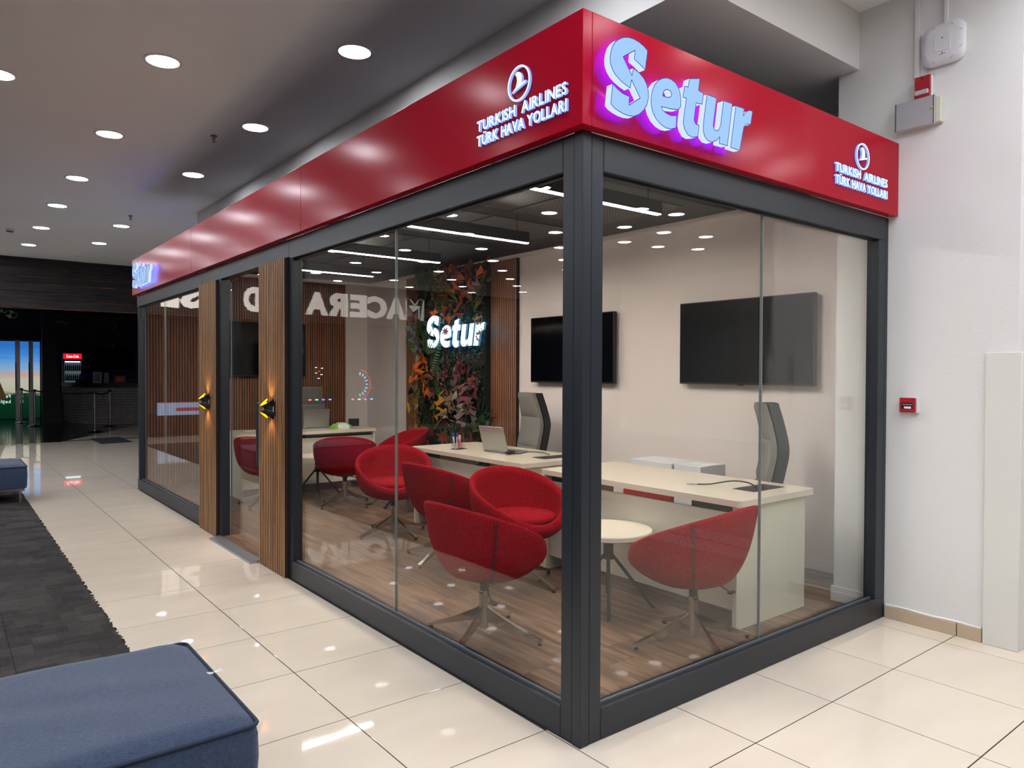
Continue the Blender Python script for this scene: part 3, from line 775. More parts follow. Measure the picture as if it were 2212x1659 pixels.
def tub_chair():
    o = empty('tub_chair')
    bm = BM(); n = 44; rings = []
    for i in range(n):
        phi = 2*PI*i/n; pr = chair_profile(phi)
        rr, rz = pr[-1]
        th = .040
        inner = []
        for r, z in reversed(pr[:-1]):
            inner.append((max(r-th, 0), max(z+.012, .415)))
        loop = pr+[(rr-.008, rz+.010), (rr-.020, rz+.014), (rr-.033, rz+.009)]+inner
        rings.append([Vector((r*math.cos(phi), r*math.sin(phi)*1.0, z)) for r, z in loop])
    m_ = len(rings[0]); vs = []
    b0 = bm.verts.new((0, 0, .33)); b1 = bm.verts.new((0, 0, .415))
    for i in range(n): vs.append([None if k in (0, m_-1) else bm.verts.new(rings[i][k]) for k in range(m_)])
    for i in range(n):
        A, B = vs[i], vs[(i+1) % n]
        for k in range(m_-1):
            a, b, c, d = A[k], B[k], B[k+1], A[k+1]
            if k == 0: bm.faces.new((b0, c, d))
            elif k == m_-2: bm.faces.new((a, b, b1))
            else: bm.faces.new((a, b, c, d))
    bmesh.ops.remove_doubles(bm, verts=bm.verts, dist=.0008)
    bmesh.ops.recalc_face_normals(bm, faces=bm.faces)
    obj('shell', bm, M['redfab'], o, 70)
    bm = BM(); lathe(bm, [(0, .436), (.18, .436), (.215, .446), (.238, .462), (.240, .482), (.222, .498), (.12, .508), (0, .510)], 36)
    bmesh.ops.transform(bm, matrix=Matrix.Translation((.035, 0, 0)) @ Matrix.Diagonal((1.08, 1.06, 1, 1)), verts=bm.verts)
    cu_ = obj('cushion', bm, M['redfab'], o, 70)
    bm = BM(); tube(bm, [(.035+.236*1.08*math.cos(2*PI*i/36), .236*1.06*math.sin(2*PI*i/36), .463) for i in range(37)], .003, 5); obj('piping', bm, M['redseam'], cu_, 60)
    for sg in (1, -1):
        for da in (0, .045):
            phi = sg*(math.radians(118)+da); pr = chair_profile(phi)
            bm = BM(); tube(bm, [((r+.001)*math.cos(phi), (r+.001)*math.sin(phi), z) for r, z in pr[3:]], .0032, 5); obj('seam', bm, M['redseam'], o, 60)
    bm = BM(); lathe(bm, [(0, .326), (.10, .326), (.105, .332), (.09, .34), (0, .34)], 24); obj('seat_plate', bm, M['black_pl'], o, 40)
    bm = BM(); lathe(bm, [(.024, .262), (.024, .30), (.032, .305), (.032, .326)], 16); obj('gas_spring', bm, M['black_pl'], o, 40)
    bm = BM(); lathe(bm, [(0, .05), (.026, .05), (.027, .235), (.029, .238), (.029, .262), (.018, .264), (0, .264)], 24); obj('column', bm, M['chrome'], o, 40)
    bm = BM(); tube(bm, smoothpts([(-.05, -.06, .325), (-.08, -.12, .315), (-.10, -.17, .285), (-.11, -.20, .265)], 4), .005, 6)
    box(bm, -.128, -.100, -.245, -.19, .252, .266, .004); obj('lever', bm, M['black_pl'], o, 50)
    for k in range(4):
        a = PI/2*k
        bm = BM()
        T = [(.022, .175, .006), (.022, .085, .010), (.34, .018, .008), (.352, .020, .014), (.352, .032, .014)]
        # tapered blade: tall at the column, low at the foot
        top = smoothpts([(.022, 0, .172), (.06, 0, .150), (.2, 0, .086), (.352, 0, .030)], 3); bot = smoothpts([(.022, 0, .085), (.08, 0, .082), (.2, 0, .052), (.352, 0, .014)], 3)
        hw = lambda x: .006+.010*(x/.352)
        L1 = [bm.verts.new((p.x, hw(p.x), p.z)) for p in top]; L2 = [bm.verts.new((p.x, -hw(p.x), p.z)) for p in top]
        L3 = [bm.verts.new((p.x, hw(p.x)*.8, p.z)) for p in bot]; L4 = [bm.verts.new((p.x, -hw(p.x)*.8, p.z)) for p in bot]
        for i in range(len(top)-1):
            bm.faces.new((L1[i], L1[i+1], L2[i+1], L2[i])); bm.faces.new((L3[i], L4[i], L4[i+1], L3[i+1]))
            bm.faces.new((L1[i], L3[i], L3[i+1], L1[i+1])); bm.faces.new((L2[i], L2[i+1], L4[i+1], L4[i]))
        bm.faces.new((L1[0], L2[0], L4[0], L3[0])); bm.faces.new((L1[-1], L3[-1], L4[-1], L2[-1]))
        bmesh.ops.recalc_face_normals(bm, faces=bm.faces)
        bmesh.ops.transform(bm, matrix=Matrix.Rotation(a, 4, 'Z'), verts=bm.verts)
        lg = obj('leg', bm, M['chrome'], o, 30)
        bm = BM(); cyl(bm, (.338*math.cos(a), .338*math.sin(a), 0), (.338*math.cos(a), .338*math.sin(a), .018), .012, n=10); obj('glide', bm, M['black_pl'], lg)
    return o
FL = .0205
tub0 = tub_chair()
CH = [  # x, y, facing deg, leg angle deg, label
    (1.24, .41, 98, 157, 'red swivel tub chair nearest the right hand glazing, seen from behind its side'),
    (.40, 1.20, 3, 118, 'red swivel tub chair closest to the left glazing, turned away so its seat is hidden'),
    (1.20, 1.90, 262, 8, 'red swivel tub chair behind the corner post with its round seat cushion showing'),
    (1.16, 2.78, 5, 25, 'red tub chair facing the middle desk, half hidden behind two other red chairs'),
    (1.27, 3.80, 243, 6, 'red swivel tub chair facing the camera with cushion and rim fully in view'),
    (1.56, 5.42, 62, 18, 'red tub chair turned towards the back desk beside the small round table'),
    (2.53, 5.86, 170, 30, 'red tub chair at the right end of the back desk with its inner side showing'),
    (.87, 5.95, 40, 40, 'red tub chair seen through the glass door in front of the back desk'),
]
for k, (x, y, fa_, la, lb) in enumerate(CH):
    o = tub0 if k == 0 else copy_tree(tub0)
    o.location = (x, y, FL); o.rotation_euler = (0, 0, math.radians(fa_)); tag(o, lb, 'chair', 'red tub chairs in the kiosk')
    for ch in o.children:                                   # the star base swivels apart from the shell
        if ch.name.split('.')[0] == 'leg': ch.rotation_euler = (0, 0, math.radians(la-fa_))

# ------------------------------------------------------------------ office chairs
def office_chair():
    """faces local +X"""
    o = empty('office_chair')
    spine = smoothpts([(-.20, 0, .46), (-.225, 0, .62), (-.265, 0, .80), (-.29, 0, .96), (-.265, 0, 1.12), (-.225, 0, 1.27)], 5)
    def width(z): return .235 if z < .95 else .235-.06*min(1, (z-.95)/.3)
    def loft(z0, z1, d0, d1, name, mt, wk=1.0, puff=.0, ny=10, curl=0.0):
        P = [p for p in spine if z0-1e-3 <= p.z <= z1+1e-3]; bm = BM(); rings = []
        n = len(P)
        for i, p in enumerate(P):
            e = min(i, n-1-i)/max(1, n-1)*2; w_ = width(p.z)*wk
            ring = []
            for k in range(ny+1):
                s_ = -1+2*k/ny; edge = (1-abs(s_)**4)
                ring.append((p.x+d1+puff*edge*min(1, e*4+.25)-(1-edge)*.02+curl*s_*s_, s_*w_, p.z))
            for k in range(ny, -1, -1):
                s_ = -1+2*k/ny; ring.append((p.x+d0+curl*s_*s_, s_*w_, p.z))
            rings.append([bm.verts.new(q) for q in ring])
        for A, B in zip(rings, rings[1:]):
            for k in range(len(A)): bm.faces.new((A[k], A[(k+1) % len(A)], B[(k+1) % len(A)], B[k]))
        bm.faces.new(rings[0][::-1]); bm.faces.new(rings[-1]); bmesh.ops.recalc_face_normals(bm, faces=bm.faces)
        return obj(name, bm, mt, o, 50)
    zs = [p.z for p in spine]
    def near(z): return min(zs, key=lambda q: abs(q-z))
    loft(.46, 1.28, -.09, -.001, 'back_shell', M['black_pl'], 1.03, curl=.012)
    loft(.46, near(.74), 0, .055, 'back_pad', M['greyfab'], 1, .02)
    loft(near(.74), near(1.02), 0, .058, 'back_pad', M['greyfab'], 1, .02)
    loft(near(1.02), 1.28, 0, .055, 'headrest', M['greyfab'], 1, .02)
    bm = BM(); box(bm, -.24, .26, -.25, .25, .42, .50, .03, 3); obj('seat', bm, M['greyfab'], o, 50)
    bm = BM(); box(bm, -.22, .22, -.22, .22, .385, .42, .008); obj('seat_base', bm, M['black_pl'], o)
    for s in (1, -1):
        bm = BM(); tube(bm, smoothpts([(-.05, s*.24, .40), (-.05, s*.29, .44), (-.04, s*.29, .60), (.0, s*.29, .635)], 4), .012, 8); box(bm, -.12, .14, s*.29-.03, s*.29+.03, .635, .66, .008); obj('armrest', bm, M['black_pl'], o, 50)
    bm = BM(); cyl(bm, (0, 0, .10), (0, 0, .39), .028, n=16); obj('column', bm, M['black_pl'], o, 40)
    for k in range(5):
        a = 2*PI*k/5+.3
        bm = BM(); tube(bm, [(.03*math.cos(a), .03*math.sin(a), .115), (.30*math.cos(a), .30*math.sin(a), .085)], .018, 8)
        lg = obj('leg', bm, M['steel'], o, 40)
        bm = BM(); c_, s_ = math.cos(a), math.sin(a)
        cyl(bm, (.30*c_-.018*s_, .30*s_+.018*c_, .03), (.30*c_+.018*s_, .30*s_-.018*c_, .03), .03, n=14); cyl(bm, (.30*c_, .30*s_, .05), (.30*c_, .30*s_, .085), .008, n=8)
        obj('caster', bm, M['black_pl'], lg, 40)
    return o
oc = office_chair()
for k, (x, y, a, lb) in enumerate(((2.47, 1.04, 128, 'grey high-back office chair with black shell behind the nearest desk'),
                                   (2.58, 3.78, 166, 'grey high-back office chair behind the middle desk beside the plant wall'),
                                   (2.06, 7.46, 262, 'grey high-back office chair behind the back desk in front of the slatted wall'))):
    o = oc if k == 0 else copy_tree(oc)
    o.location = (x, y, FL); o.rotation_euler = (0, 0, math.radians(a)); tag(o, lb, 'chair', 'grey office chairs')

# ------------------------------------------------------------------ desks
def rounded(x0, x1, y0, y1, r, corners, n=6):
    pts = []
    for i, (cx, cy, a0) in enumerate(((x1-r, y1-r, 0), (x0+r, y1-r, PI/2), (x0+r, y0+r, PI), (x1-r, y0+r, 3*PI/2))):
        if i in corners: pts += [(cx+r*math.cos(a0+PI/2*k/n), cy+r*math.sin(a0+PI/2*k/n)) for k in range(n+1)]
        else: pts.append((x1 if i in (0, 3) else x0, y1 if i in (0, 1) else y0))
    return pts
def desk(x0, x1, y0, y1, front, label, rot=0):
    """front: side the visitors sit at, '-x' or '-y'. Built about its own corner"""
    o = empty('office_desk', ((x0+x1)/2, (y0+y1)/2, FL), rot, label=label, cat='desk', group=None)
    hx, hy = (x1-x0)/2, (y1-y0)/2; H = .75
    bm = BM(); prism(bm, rounded(-hx, hx, -hy, hy, .045, (0, 1, 2, 3)), H-.036, H); obj('desktop', bm, M['desk'], o, 40)
    g = .032
    if front == '-x':
        for s in (1, -1):
            ya = s*(hy-.035); bm = BM(); box(bm, -hx+.02, hx-.07, min(ya, ya-s*.03), max(ya, ya-s*.03), 0, H-.036, .001); obj('side_panel', bm, M['desk_side'], o)
        bm = BM(); box(bm, -hx+.05, -hx+.07, -hy+.068, hy-.068, .10, H-.036-.05, .001); obj('modesty_panel', bm, M['desk_side'], o)
        for s in (1, -1):
            bm = BM(); ya, yb = sorted((s*(hy-.068), s*(hy-.40))); box(bm, -hx+.075, -hx+.09, ya, yb, H-.036-.055, H-.037, .001); obj('shadow_rail', bm, M['black'], o)
        bm = BM(); box(bm, hx-.45, hx-.12, -hy+.15, -hy+.31, H-.0005, H+.0025, .0008); obj('cable_flap', bm, M['black_pl'], o)
        bm = BM(); box(bm, hx-.43, hx-.14, -hy+.165, -hy+.295, H+.0025, H+.004); obj('flap_slot', bm, M['frame_dk'], o)
    else:
        for s in (1, -1):
            xa = s*(hx-.035); bm = BM(); box(bm, min(xa, xa-s*.03), max(xa, xa-s*.03), -hy+.02, hy-.07, 0, H-.036, .001); obj('side_panel', bm, M['desk_side'], o)
        bm = BM(); box(bm, -hx+.068, hx-.068, -hy+.05, -hy+.07, .10, H-.036-.05, .001); obj('modesty_panel', bm, M['desk_side'], o)
        bm = BM(); box(bm, -hx+.068, hx-.068, -hy+.075, -hy+.09, H-.036-.055, H-.037, .001); obj('shadow_rail', bm, M['black'], o)
    return o
desk(1.575, 2.39, .345, 2.11, '-x', 'cream office desk nearest the right glazing with a black cable flap')
desk(1.655, 2.46, 2.40, 4.155, '-x', 'cream office desk in the middle carrying a silver laptop and pen holder')
desk(.705, 2.50, 6.42, 7.15, '-y', 'cream office desk at the back carrying a wipes pack and laptop')
DT = FL+.75

def round_table(x, y, a, label):
    o = empty('round_table', (x, y, FL), a, label=label, cat='table', group=None)
    bm = BM(); lathe(bm, [(0, .462), (.272, .462), (.277, .466), (.277, .492), (.272, .497), (0, .497)], 40); obj('tabletop', bm, M['tabletop'], o, 40)
    bm = BM(); box(bm, -.022, .022, -.022, .022, .30, .462); box(bm, -.09, .09, -.09, .09, .452, .4615); obj('stem', bm, M['black'], o)
    for k in range(4):
        b = PI/4+PI/2*k; c_, s_ = math.cos(b), math.sin(b)
        bm = BM(); p0 = Vector((.012*c_, .012*s_, .345)); p1 = Vector((.285*c_, .285*s_, .010)); t_ = Vector((-s_, c_, 0))*.011
        up = Vector((0, 0, .014))
        A = [bm.verts.new(p0+q) for q in (t_+up, -t_+up, -t_-up, t_-up)]
        d_ = Vector((c_, s_, 0))*.013
        B = [bm.verts.new(p1+q) for q in (t_+d_+Vector((0, 0, -.01)), -t_+d_+Vector((0, 0, -.01)), -t_-d_+Vector((0, 0, -.01)), t_-d_+Vector((0, 0, -.01)))]
        for i in range(4): bm.faces.new((A[i], B[i], B[(i+1) % 4], A[(i+1) % 4]))
        bm.faces.new(A[::-1]); bm.faces.new(B); bmesh.ops.recalc_face_normals(bm, faces=bm.faces)
        obj('leg', bm, M['black'], o)
    return o
round_table(1.335, 1.145, 0, 'small round cream table on black splayed legs beside the nearest red chairs')
round_table(1.52, 6.07, .35, 'small round cream table on black splayed legs in front of the back desk')
round_table(2.02, 4.77, .1, 'small round table behind the end of the middle desk, one black leg showing')

# ------------------------------------------------------------------ things on and behind the desks
def laptop(x, y, rz, lid, label):
    """hinge along local X, screen opens towards local +Y user"""
    o = empty('laptop', (x, y, DT), rz, label=label, cat='laptop', group=None)
    bm = BM(); box(bm, -.17, .17, 0, .235, .002, .016, .003); obj('base', bm, M['alu'], o)
    bm = BM(); box(bm, -.145, .145, .025, .135, .016, .0175); obj('keyboard', bm, M['black_pl'], o)
    bm = BM(); box(bm, -.17, .17, -.005, .003, 0, .235, .002); R_ = Matrix.Translation((0, .0, .016)) @ Matrix.Rotation(lid, 4, 'X')
    bmesh.ops.transform(bm, matrix=R_, verts=bm.verts); obj('lid', bm, M['alu'], o)
    bm = BM(); box(bm, -.16, .16, .0032, .0042, .012, .228); bmesh.ops.transform(bm, matrix=R_, verts=bm.verts); obj('screen', bm, M['screen'], o)
    return o
laptop(1.99, 3.20, -PI/2+.06, math.radians(16), 'open silver laptop on the middle desk, its lid back towards the window')
laptop(1.83, 6.84, 0, math.radians(10), 'open silver laptop on the back desk in front of the grey chair')
ph = empty('pen_holder', (1.88, 3.64, DT), .3, label='clear acrylic pen holder with blue pens on the middle desk', cat='pen holder')
acr = glass('acrylic', (.9, .9, .95), 1.6)
bm = BM(); box(bm, -.075, .075, -.05, .05, 0, .006, .002); obj('base', bm, acr, ph)
for x0, x1, h_ in ((-.07, -.01, .10), (-.01, .03, .075), (.03, .07, .05)):
    bm = BM(); box(bm, x0, x1-.002, -.03, .03, .006, h_)
    for f in [f for f in bm.faces if f.normal.z > .5]: bm.faces.remove(f)
    obj('compartment', bm, acr, ph)
blue = mat('blue_pen', '2a2f8a', .35)
for k, (dx, dy, tx, ty) in enumerate(((-.055, 0, -.02, .01), (-.045, .012, .0, .02), (-.035, -.012, -.015, -.01), (-.03, .008, .012, .0))):
    b_ = Matrix.Rotation(.3, 4, 'Z') @ Vector((dx, dy, 0))
    o = empty('pen', (1.88+b_.x, 3.64+b_.y, DT+.007), label='blue ballpoint pen standing in the acrylic holder on the middle desk', cat='pen', group='blue pens in the holder')
    bm = BM(); cyl(bm, (0, 0, 0), (tx, ty, .115), .0042, n=8); obj('barrel', bm, M['white_pl'], o, 40)
    bm = BM(); cyl(bm, (tx, ty, .115), (tx*1.35, ty*1.35, .15), .0055, n=8); obj('cap', bm, blue, o, 40)
hl = empty('highlighter', (1.905, 3.665, DT+.007), label='orange highlighter with pink cap standing in the acrylic holder', cat='marker')
bm = BM(); cyl(bm, (0, 0, 0), (0, 0, .075), .011, n=12); obj('barrel', bm, mat('orange_marker', 'ff5a2a', .4, emis='ff4a20', es=.15), hl, 40)
bm = BM(); cyl(bm, (0, 0, .075), (0, 0, .125), .012, n=12); obj('cap', bm, mat('pink_cap', 'f0a0c0', .4), hl, 40)
def cable(name, pts, r, label, mt='black_pl'):
    o = empty(name, pts[0], label=label, cat='cable')
    q = Vector(pts[0]); P = [Vector(p)-q for p in pts]
    bm = BM(); tube(bm, smoothpts(P, 6), r, 8); obj('cord', bm, M[mt], o, 60)
    return o
z = DT+.009
c1 = cable('cable', [(1.875, .875, z), (1.93, .81, z+.004), (2.0, .70, z+.03), (2.03, .60, z+.028), (2.04, .55, z+.004)], .0045, 'black cable with clear plug lying on the nearest desk by its flap')
bm = BM(); cyl(bm, (-.03, .032, .002), (0, 0, .002), .008, n=8); cyl(bm, (-.045, .048, .002), (-.03, .032, .002), .0055, n=8); obj('plug', bm, M['clear_lens'], c1)
c2 = cable('cable', [(2.00, 2.99, z), (2.05, 2.93, z+.002), (2.10, 2.86, z+.02), (2.17, 2.76, z+.018), (2.2, 2.70, z+.002)], .004, 'black laptop cable running to the flap on the middle desk')
bm = BM()
for i in range(7): cyl(bm, (rp.uniform(-.05, .04), rp.uniform(-.03, .03), .004), (rp.uniform(-.05, .04), rp.uniform(-.03, .03), .012), .009, n=8)
obj('plug', bm, M['black_pl'], c2)
# wipes pack
wp = empty('wipes_pack', (2.10, 6.68, DT), .1, label='crumpled white and green wipes pack on the back desk', cat='wipes')
bm = BM(); bmesh.ops.create_grid(bm, x_segments=16, y_segments=10, size=1); rq = random.Random(2)
top = list(bm.verts)
for v in top:
    x, y = v.co.x, v.co.y; e = (1-abs(x)**3)*(1-abs(y)**4)
    v.co = Vector((x*.135*(1+.06*math.sin(7*y)), y*.08, .006+.062*max(e, 0)**.6+rq.uniform(-.006, .006)*(e > .1)))
ret = bmesh.ops.extrude_face_region(bm, geom=list(bm.faces))
for v in [g for g in ret['geom'] if isinstance(g, bmesh.types.BMVert)]: v.co.z = .001
bmesh.ops.recalc_face_normals(bm, faces=bm.faces)
wm = [mat('wipes_white', 'dfe3dc', .35), mat('wipes_green', '6fae2c', .35)]
me = mesh_of('pack', bm, wm, 60)
for p in me.polygons:
    if abs(p.center.x) > .085+.02*math.sin(40*p.center.y): p.material_index = 1
link('pack', me, wp)
bm = BM(); box(bm, -.05, .05, -.028, .028, .066, .074, .004); obj('lid', bm, wm[0], wp)
cd = empty('card_stand', (2.42, 6.98, DT), -.25, label='small black card stand at the right end of the back desk', cat='stand')
bm = BM(); prism(bm, [(-.04, 0), (.05, 0), (.045, .006), (-.005, .008), (-.035, .10), (-.041, .10)], -.07, .07, 'x')
bmesh.ops.transform(bm, matrix=Matrix.Rotation(0, 4, 'Z'), verts=bm.verts); obj('panel', bm, M['black_pl'], cd)
pp = tag(obj('paper_sheet', box(BM(), -.08, .08, -.05, .05, 0, .002), M['white_pl'], None, None, (1.02, 6.88, DT+.0005), .2), 'white paper sheet on the left end of the back desk', 'paper')
# boxes stacked behind the nearest desk
b1 = empty('storage_box', (2.80, 1.97, FL), 0, label='red storage box on the floor behind the nearest desk', cat='box')
bm = BM(); box(bm, -.17, .17, -.26, .26, 0, .66, .004); obj('carton', bm, M['redplastic'], b1)
bm = BM(); box(bm, -.172, -.1705, -.24, -.10, .60, .65); box(bm, -.172, -.1705, .06, .15, .58, .62); obj('printed_label', bm, M['white_pl'], b1)
b2 = empty('carton_box', (2.80, 1.935, FL+.661), 0, label='flat white and grey carton on top of the red box', cat='box')
bm = BM(); box(bm, -.16, .16, -.22, .22, 0, .09, .003); obj('carton', bm, M['white_pl'], b2)
bm = BM(); box(bm, -.14, .14, -.2222, -.2205, .02, .07); obj('printed_label', bm, M['grey_metal'], b2)
b3 = empty('carton_box', (2.80, 1.56, FL), 0, label='tall white carton standing beside the red box', cat='box')
bm = BM(); box(bm, -.16, .16, -.13, .13, 0, .752, .003); obj('carton', bm, M['white_pl'], b3)
bm = BM(); box(bm, -.03, .03, -.13, .13, .7522, .7535); obj('tape', bm, M['caulk'], b3)
so = empty('wall_socket', (W_IN, 6.92, .49), label='black wall socket low on the white wall left of the plant wall', cat='socket')
bm = BM(); box(bm, -.012, -.0005, -.042, .042, -.042, .042, .003); obj('plate', bm, M['black_pl'], so)
bm = BM(); lathe(bm, [(0, .002), (.02, .002), (.022, 0)], 16); bmesh.ops.transform(bm, matrix=Matrix.Translation((-.0125, 0, 0)) @ Matrix.Rotation(-PI/2, 4, 'Y'), verts=bm.verts); obj('insert', bm, M['frame_dk'], so)
pc = empty('waste_bin', (2.12, 1.55, FL), label='dark blue waste bin under the nearest desk behind the round table', cat='bin')
bm = BM(); lathe(bm, [(0, .0), (.11, 0), (.14, .30), (.134, .30), (.105, .008), (0, .008)], 24); obj('bucket', bm, mat('bin_blue', '2c3340', .5), pc, 40)
bm = BM(); lathe(bm, [(.139, .26), (.145, .30), (.138, .306), (.134, .27)], 24); obj('liner', bm, M['bluefab2'], pc, 40)

# ------------------------------------------------------------------ plant wall
pw_ = empty('plant_wall', (W_IN, 5.63, 0), label='tall wall of artificial autumn leaves and ferns around the lit letters', cat='plant wall')
bm = BM(); box(bm, -.12, -.001, -.77, .77, .02, 2.80, .01); obj('backing_board', bm, mat('moss_board', '12160f', .95), pw_)
LC = {k: mat('leaf_'+k, c, .65, var=(14, .28)) for k, c in dict(green='24461f', dark='16281a', olive='4f5a2a', orange='c0560e', amber='a8741a', rust='6e2c1c', wine='5a1524', taupe='75605a', pink='8a4a56', sage='6d7f62', blue='5c6672', variegated='8f8a76').items()}
def leaf_from_outline(pts, fold=.12, curl=.25):
    """closed outline (x across, y along the leaf); folded along the midrib and curled"""
    bm = BM()
    def P(x, y): return (x, y, abs(x)*fold*4-curl*y*y)
    ys = [p[1] for p in pts]; mid = [bm.verts.new(P(0, y)) for y in (min(ys)*.2, .5*max(ys), max(ys)*.97)]
    vs = [bm.verts.new(P(x, y)) for x, y in pts]; n = len(vs)
    for i in range(n):
        a, b = vs[i], vs[(i+1) % n]; my = (a.co.y+b.co.y)/2; q = 0 if my < .33*max(ys) else (1 if my < .72*max(ys) else 2)
        bm.faces.new((a, b, mid[q]))
        na = 0 if b.co.y < .33*max(ys) else (1 if b.co.y < .72*max(ys) else 2)
    return bm
def maple():
    half = [(0, 0), (.14, .04), (.34, -.02), (.33, .12), (.50, .20), (.42, .30), (.54, .50), (.36, .50), (.30, .58), (.30, .76), (.17, .78), (.0, 1.0)]
    return leaf_from_outline(half+[(-x, y) for x, y in reversed(half[1:-1])], .10, .25)
def lance(w_=.16):
    half = [(0, 0), (.5*w_, .12), (.9*w_, .3), (w_, .48), (.8*w_, .7), (.42*w_, .88), (0, 1)]
    return leaf_from_outline(half+[(-x, y) for x, y in reversed(half[1:-1])], .18, .45)
def oval():
    half = [(0, 0), (.2, .1), (.33, .3), (.36, .52), (.27, .78), (.12, .94), (0, 1)]
    return leaf_from_outline(half+[(-x, y) for x, y in reversed(half[1:-1])], .08, .2)
def strip(bm, a, b, w0, w1, n):
    a, b, n = Vector(a), Vector(b), Vector(n); s_ = (b-a).cross(n).normalized()
    v = [bm.verts.new(a-s_*w0), bm.verts.new(a+s_*w0), bm.verts.new(a+(b-a)*.55+s_*w0*1.3), bm.verts.new(b+s_*w1), bm.verts.new(b-s_*w1), bm.verts.new(a+(b-a)*.55-s_*w0*1.3)]
    bm.faces.new(v)
def fern():
    bm = BM(); n = 13
    for i in range(n+1):
        t = i/n; y = .06+.94*t; ln = .26*math.sin(PI*min(1, t*.85+.15))**.8; zc = -.35*y*y
        for sg in (1, -1): strip(bm, (0, y, zc), (sg*ln, y+.12, zc-.03), .016, .004, (0, 0, 1))
    strip(bm, (0, 0, 0), (0, .55, -.11), .008, .008, (0, 0, 1)); strip(bm, (0, .55, -.11), (0, 1, -.35), .008, .003, (0, 0, 1))
    return bm
def palm():
    bm = BM()
    for i in range(9):
        a = math.radians(-70+140*i/8); ln = .95-.25*abs(i-4)/4
        strip(bm, (0, .05, 0), (math.sin(a)*ln*.8, .05+math.cos(a)*ln*.9, -.2), .028, .004, (0, 0, 1))
    return bm
def star():
    bm = BM()
    for i in range(7):
        a = 2*PI*i/7; strip(bm, (0, .4, 0), (math.sin(a)*.42, .4+math.cos(a)*.42, .06), .06, .01, (0, 0, 1))
    strip(bm, (0, 0, 0), (0, .4, 0), .012, .012, (0, 0, 1)); return bm
def flower():
    bm = BM()
    for k, (cx, cy, cz) in enumerate(((0, .5, .05), (.22, .7, .0), (-.22, .65, .02), (.05, .95, 0))):
        for i in range(5):
            a = 2*PI*i/5+k
            p = [(0, 0, 0), (.10, .05, .05), (.13, .0, .07), (.10, -.05, .05)]
            vs = [bm.verts.new((cx+math.cos(a)*x-math.sin(a)*y, cy+math.sin(a)*x+math.cos(a)*y, cz+z_)) for x, y, z_ in p]; bm.faces.new(vs)
    strip(bm, (0, 0, 0), (0, .9, 0), .008, .006, (0, 0, 1)); return bm
def tuft():
    bm = BM(); rr = random.Random(4)
    for i in range(12):
        a = rr.uniform(-.6, .6); ln = rr.uniform(.6, 1)
        strip(bm, (0, 0, 0), (math.sin(a)*ln, math.cos(a)*ln, -.15*rr.random()), .012, .003, (0, 0, 1))
    return bm
LEAF = {}
def leafmesh(kind, col):
    if (kind, col) not in LEAF:
        f = dict(maple=maple, lance=lance, oval=oval, fern=fern, palm=palm, star=star, flower=flower, tuft=tuft)[kind]
        LEAF[(kind, col)] = mesh_of(dict(maple='maple_leaf', lance='long_leaf', oval='round_leaf', fern='fern_frond', palm='palm_leaf', star='star_leaf', flower='flower', tuft='grass_tuft')[kind], f(), LC[col])
    return LEAF[(kind, col)]
LR = random.Random(21)
def put_leaf(kind, col, y, z, size, ang, out=.06, tilt=None):
    """base at (y, z) on the board, growing in the wall plane at angle ang from up (positive towards +y), leaning out of it"""
    tilt = LR.uniform(.08, .5) if tilt is None else tilt
    me = leafmesh(kind, col)
    # local: x across, y along, z face normal -> world normal -x
    B = Matrix(((0, 0, -1, 0), (-1, 0, 0, 0), (0, 1, 0, 0), (0, 0, 0, 1)))
    o = link(me.name, me, pw_)
    o.matrix_local = Matrix.Translation((-.12-out, y-5.63, z)) @ Matrix.Rotation(ang, 4, 'X') @ Matrix.Rotation(0, 4, 'Z') @ B @ Matrix.Rotation(tilt, 4, 'X') @ Matrix.Rotation(LR.uniform(-.5, .5), 4, 'Y') @ Matrix.Scale(size, 4)
    return o
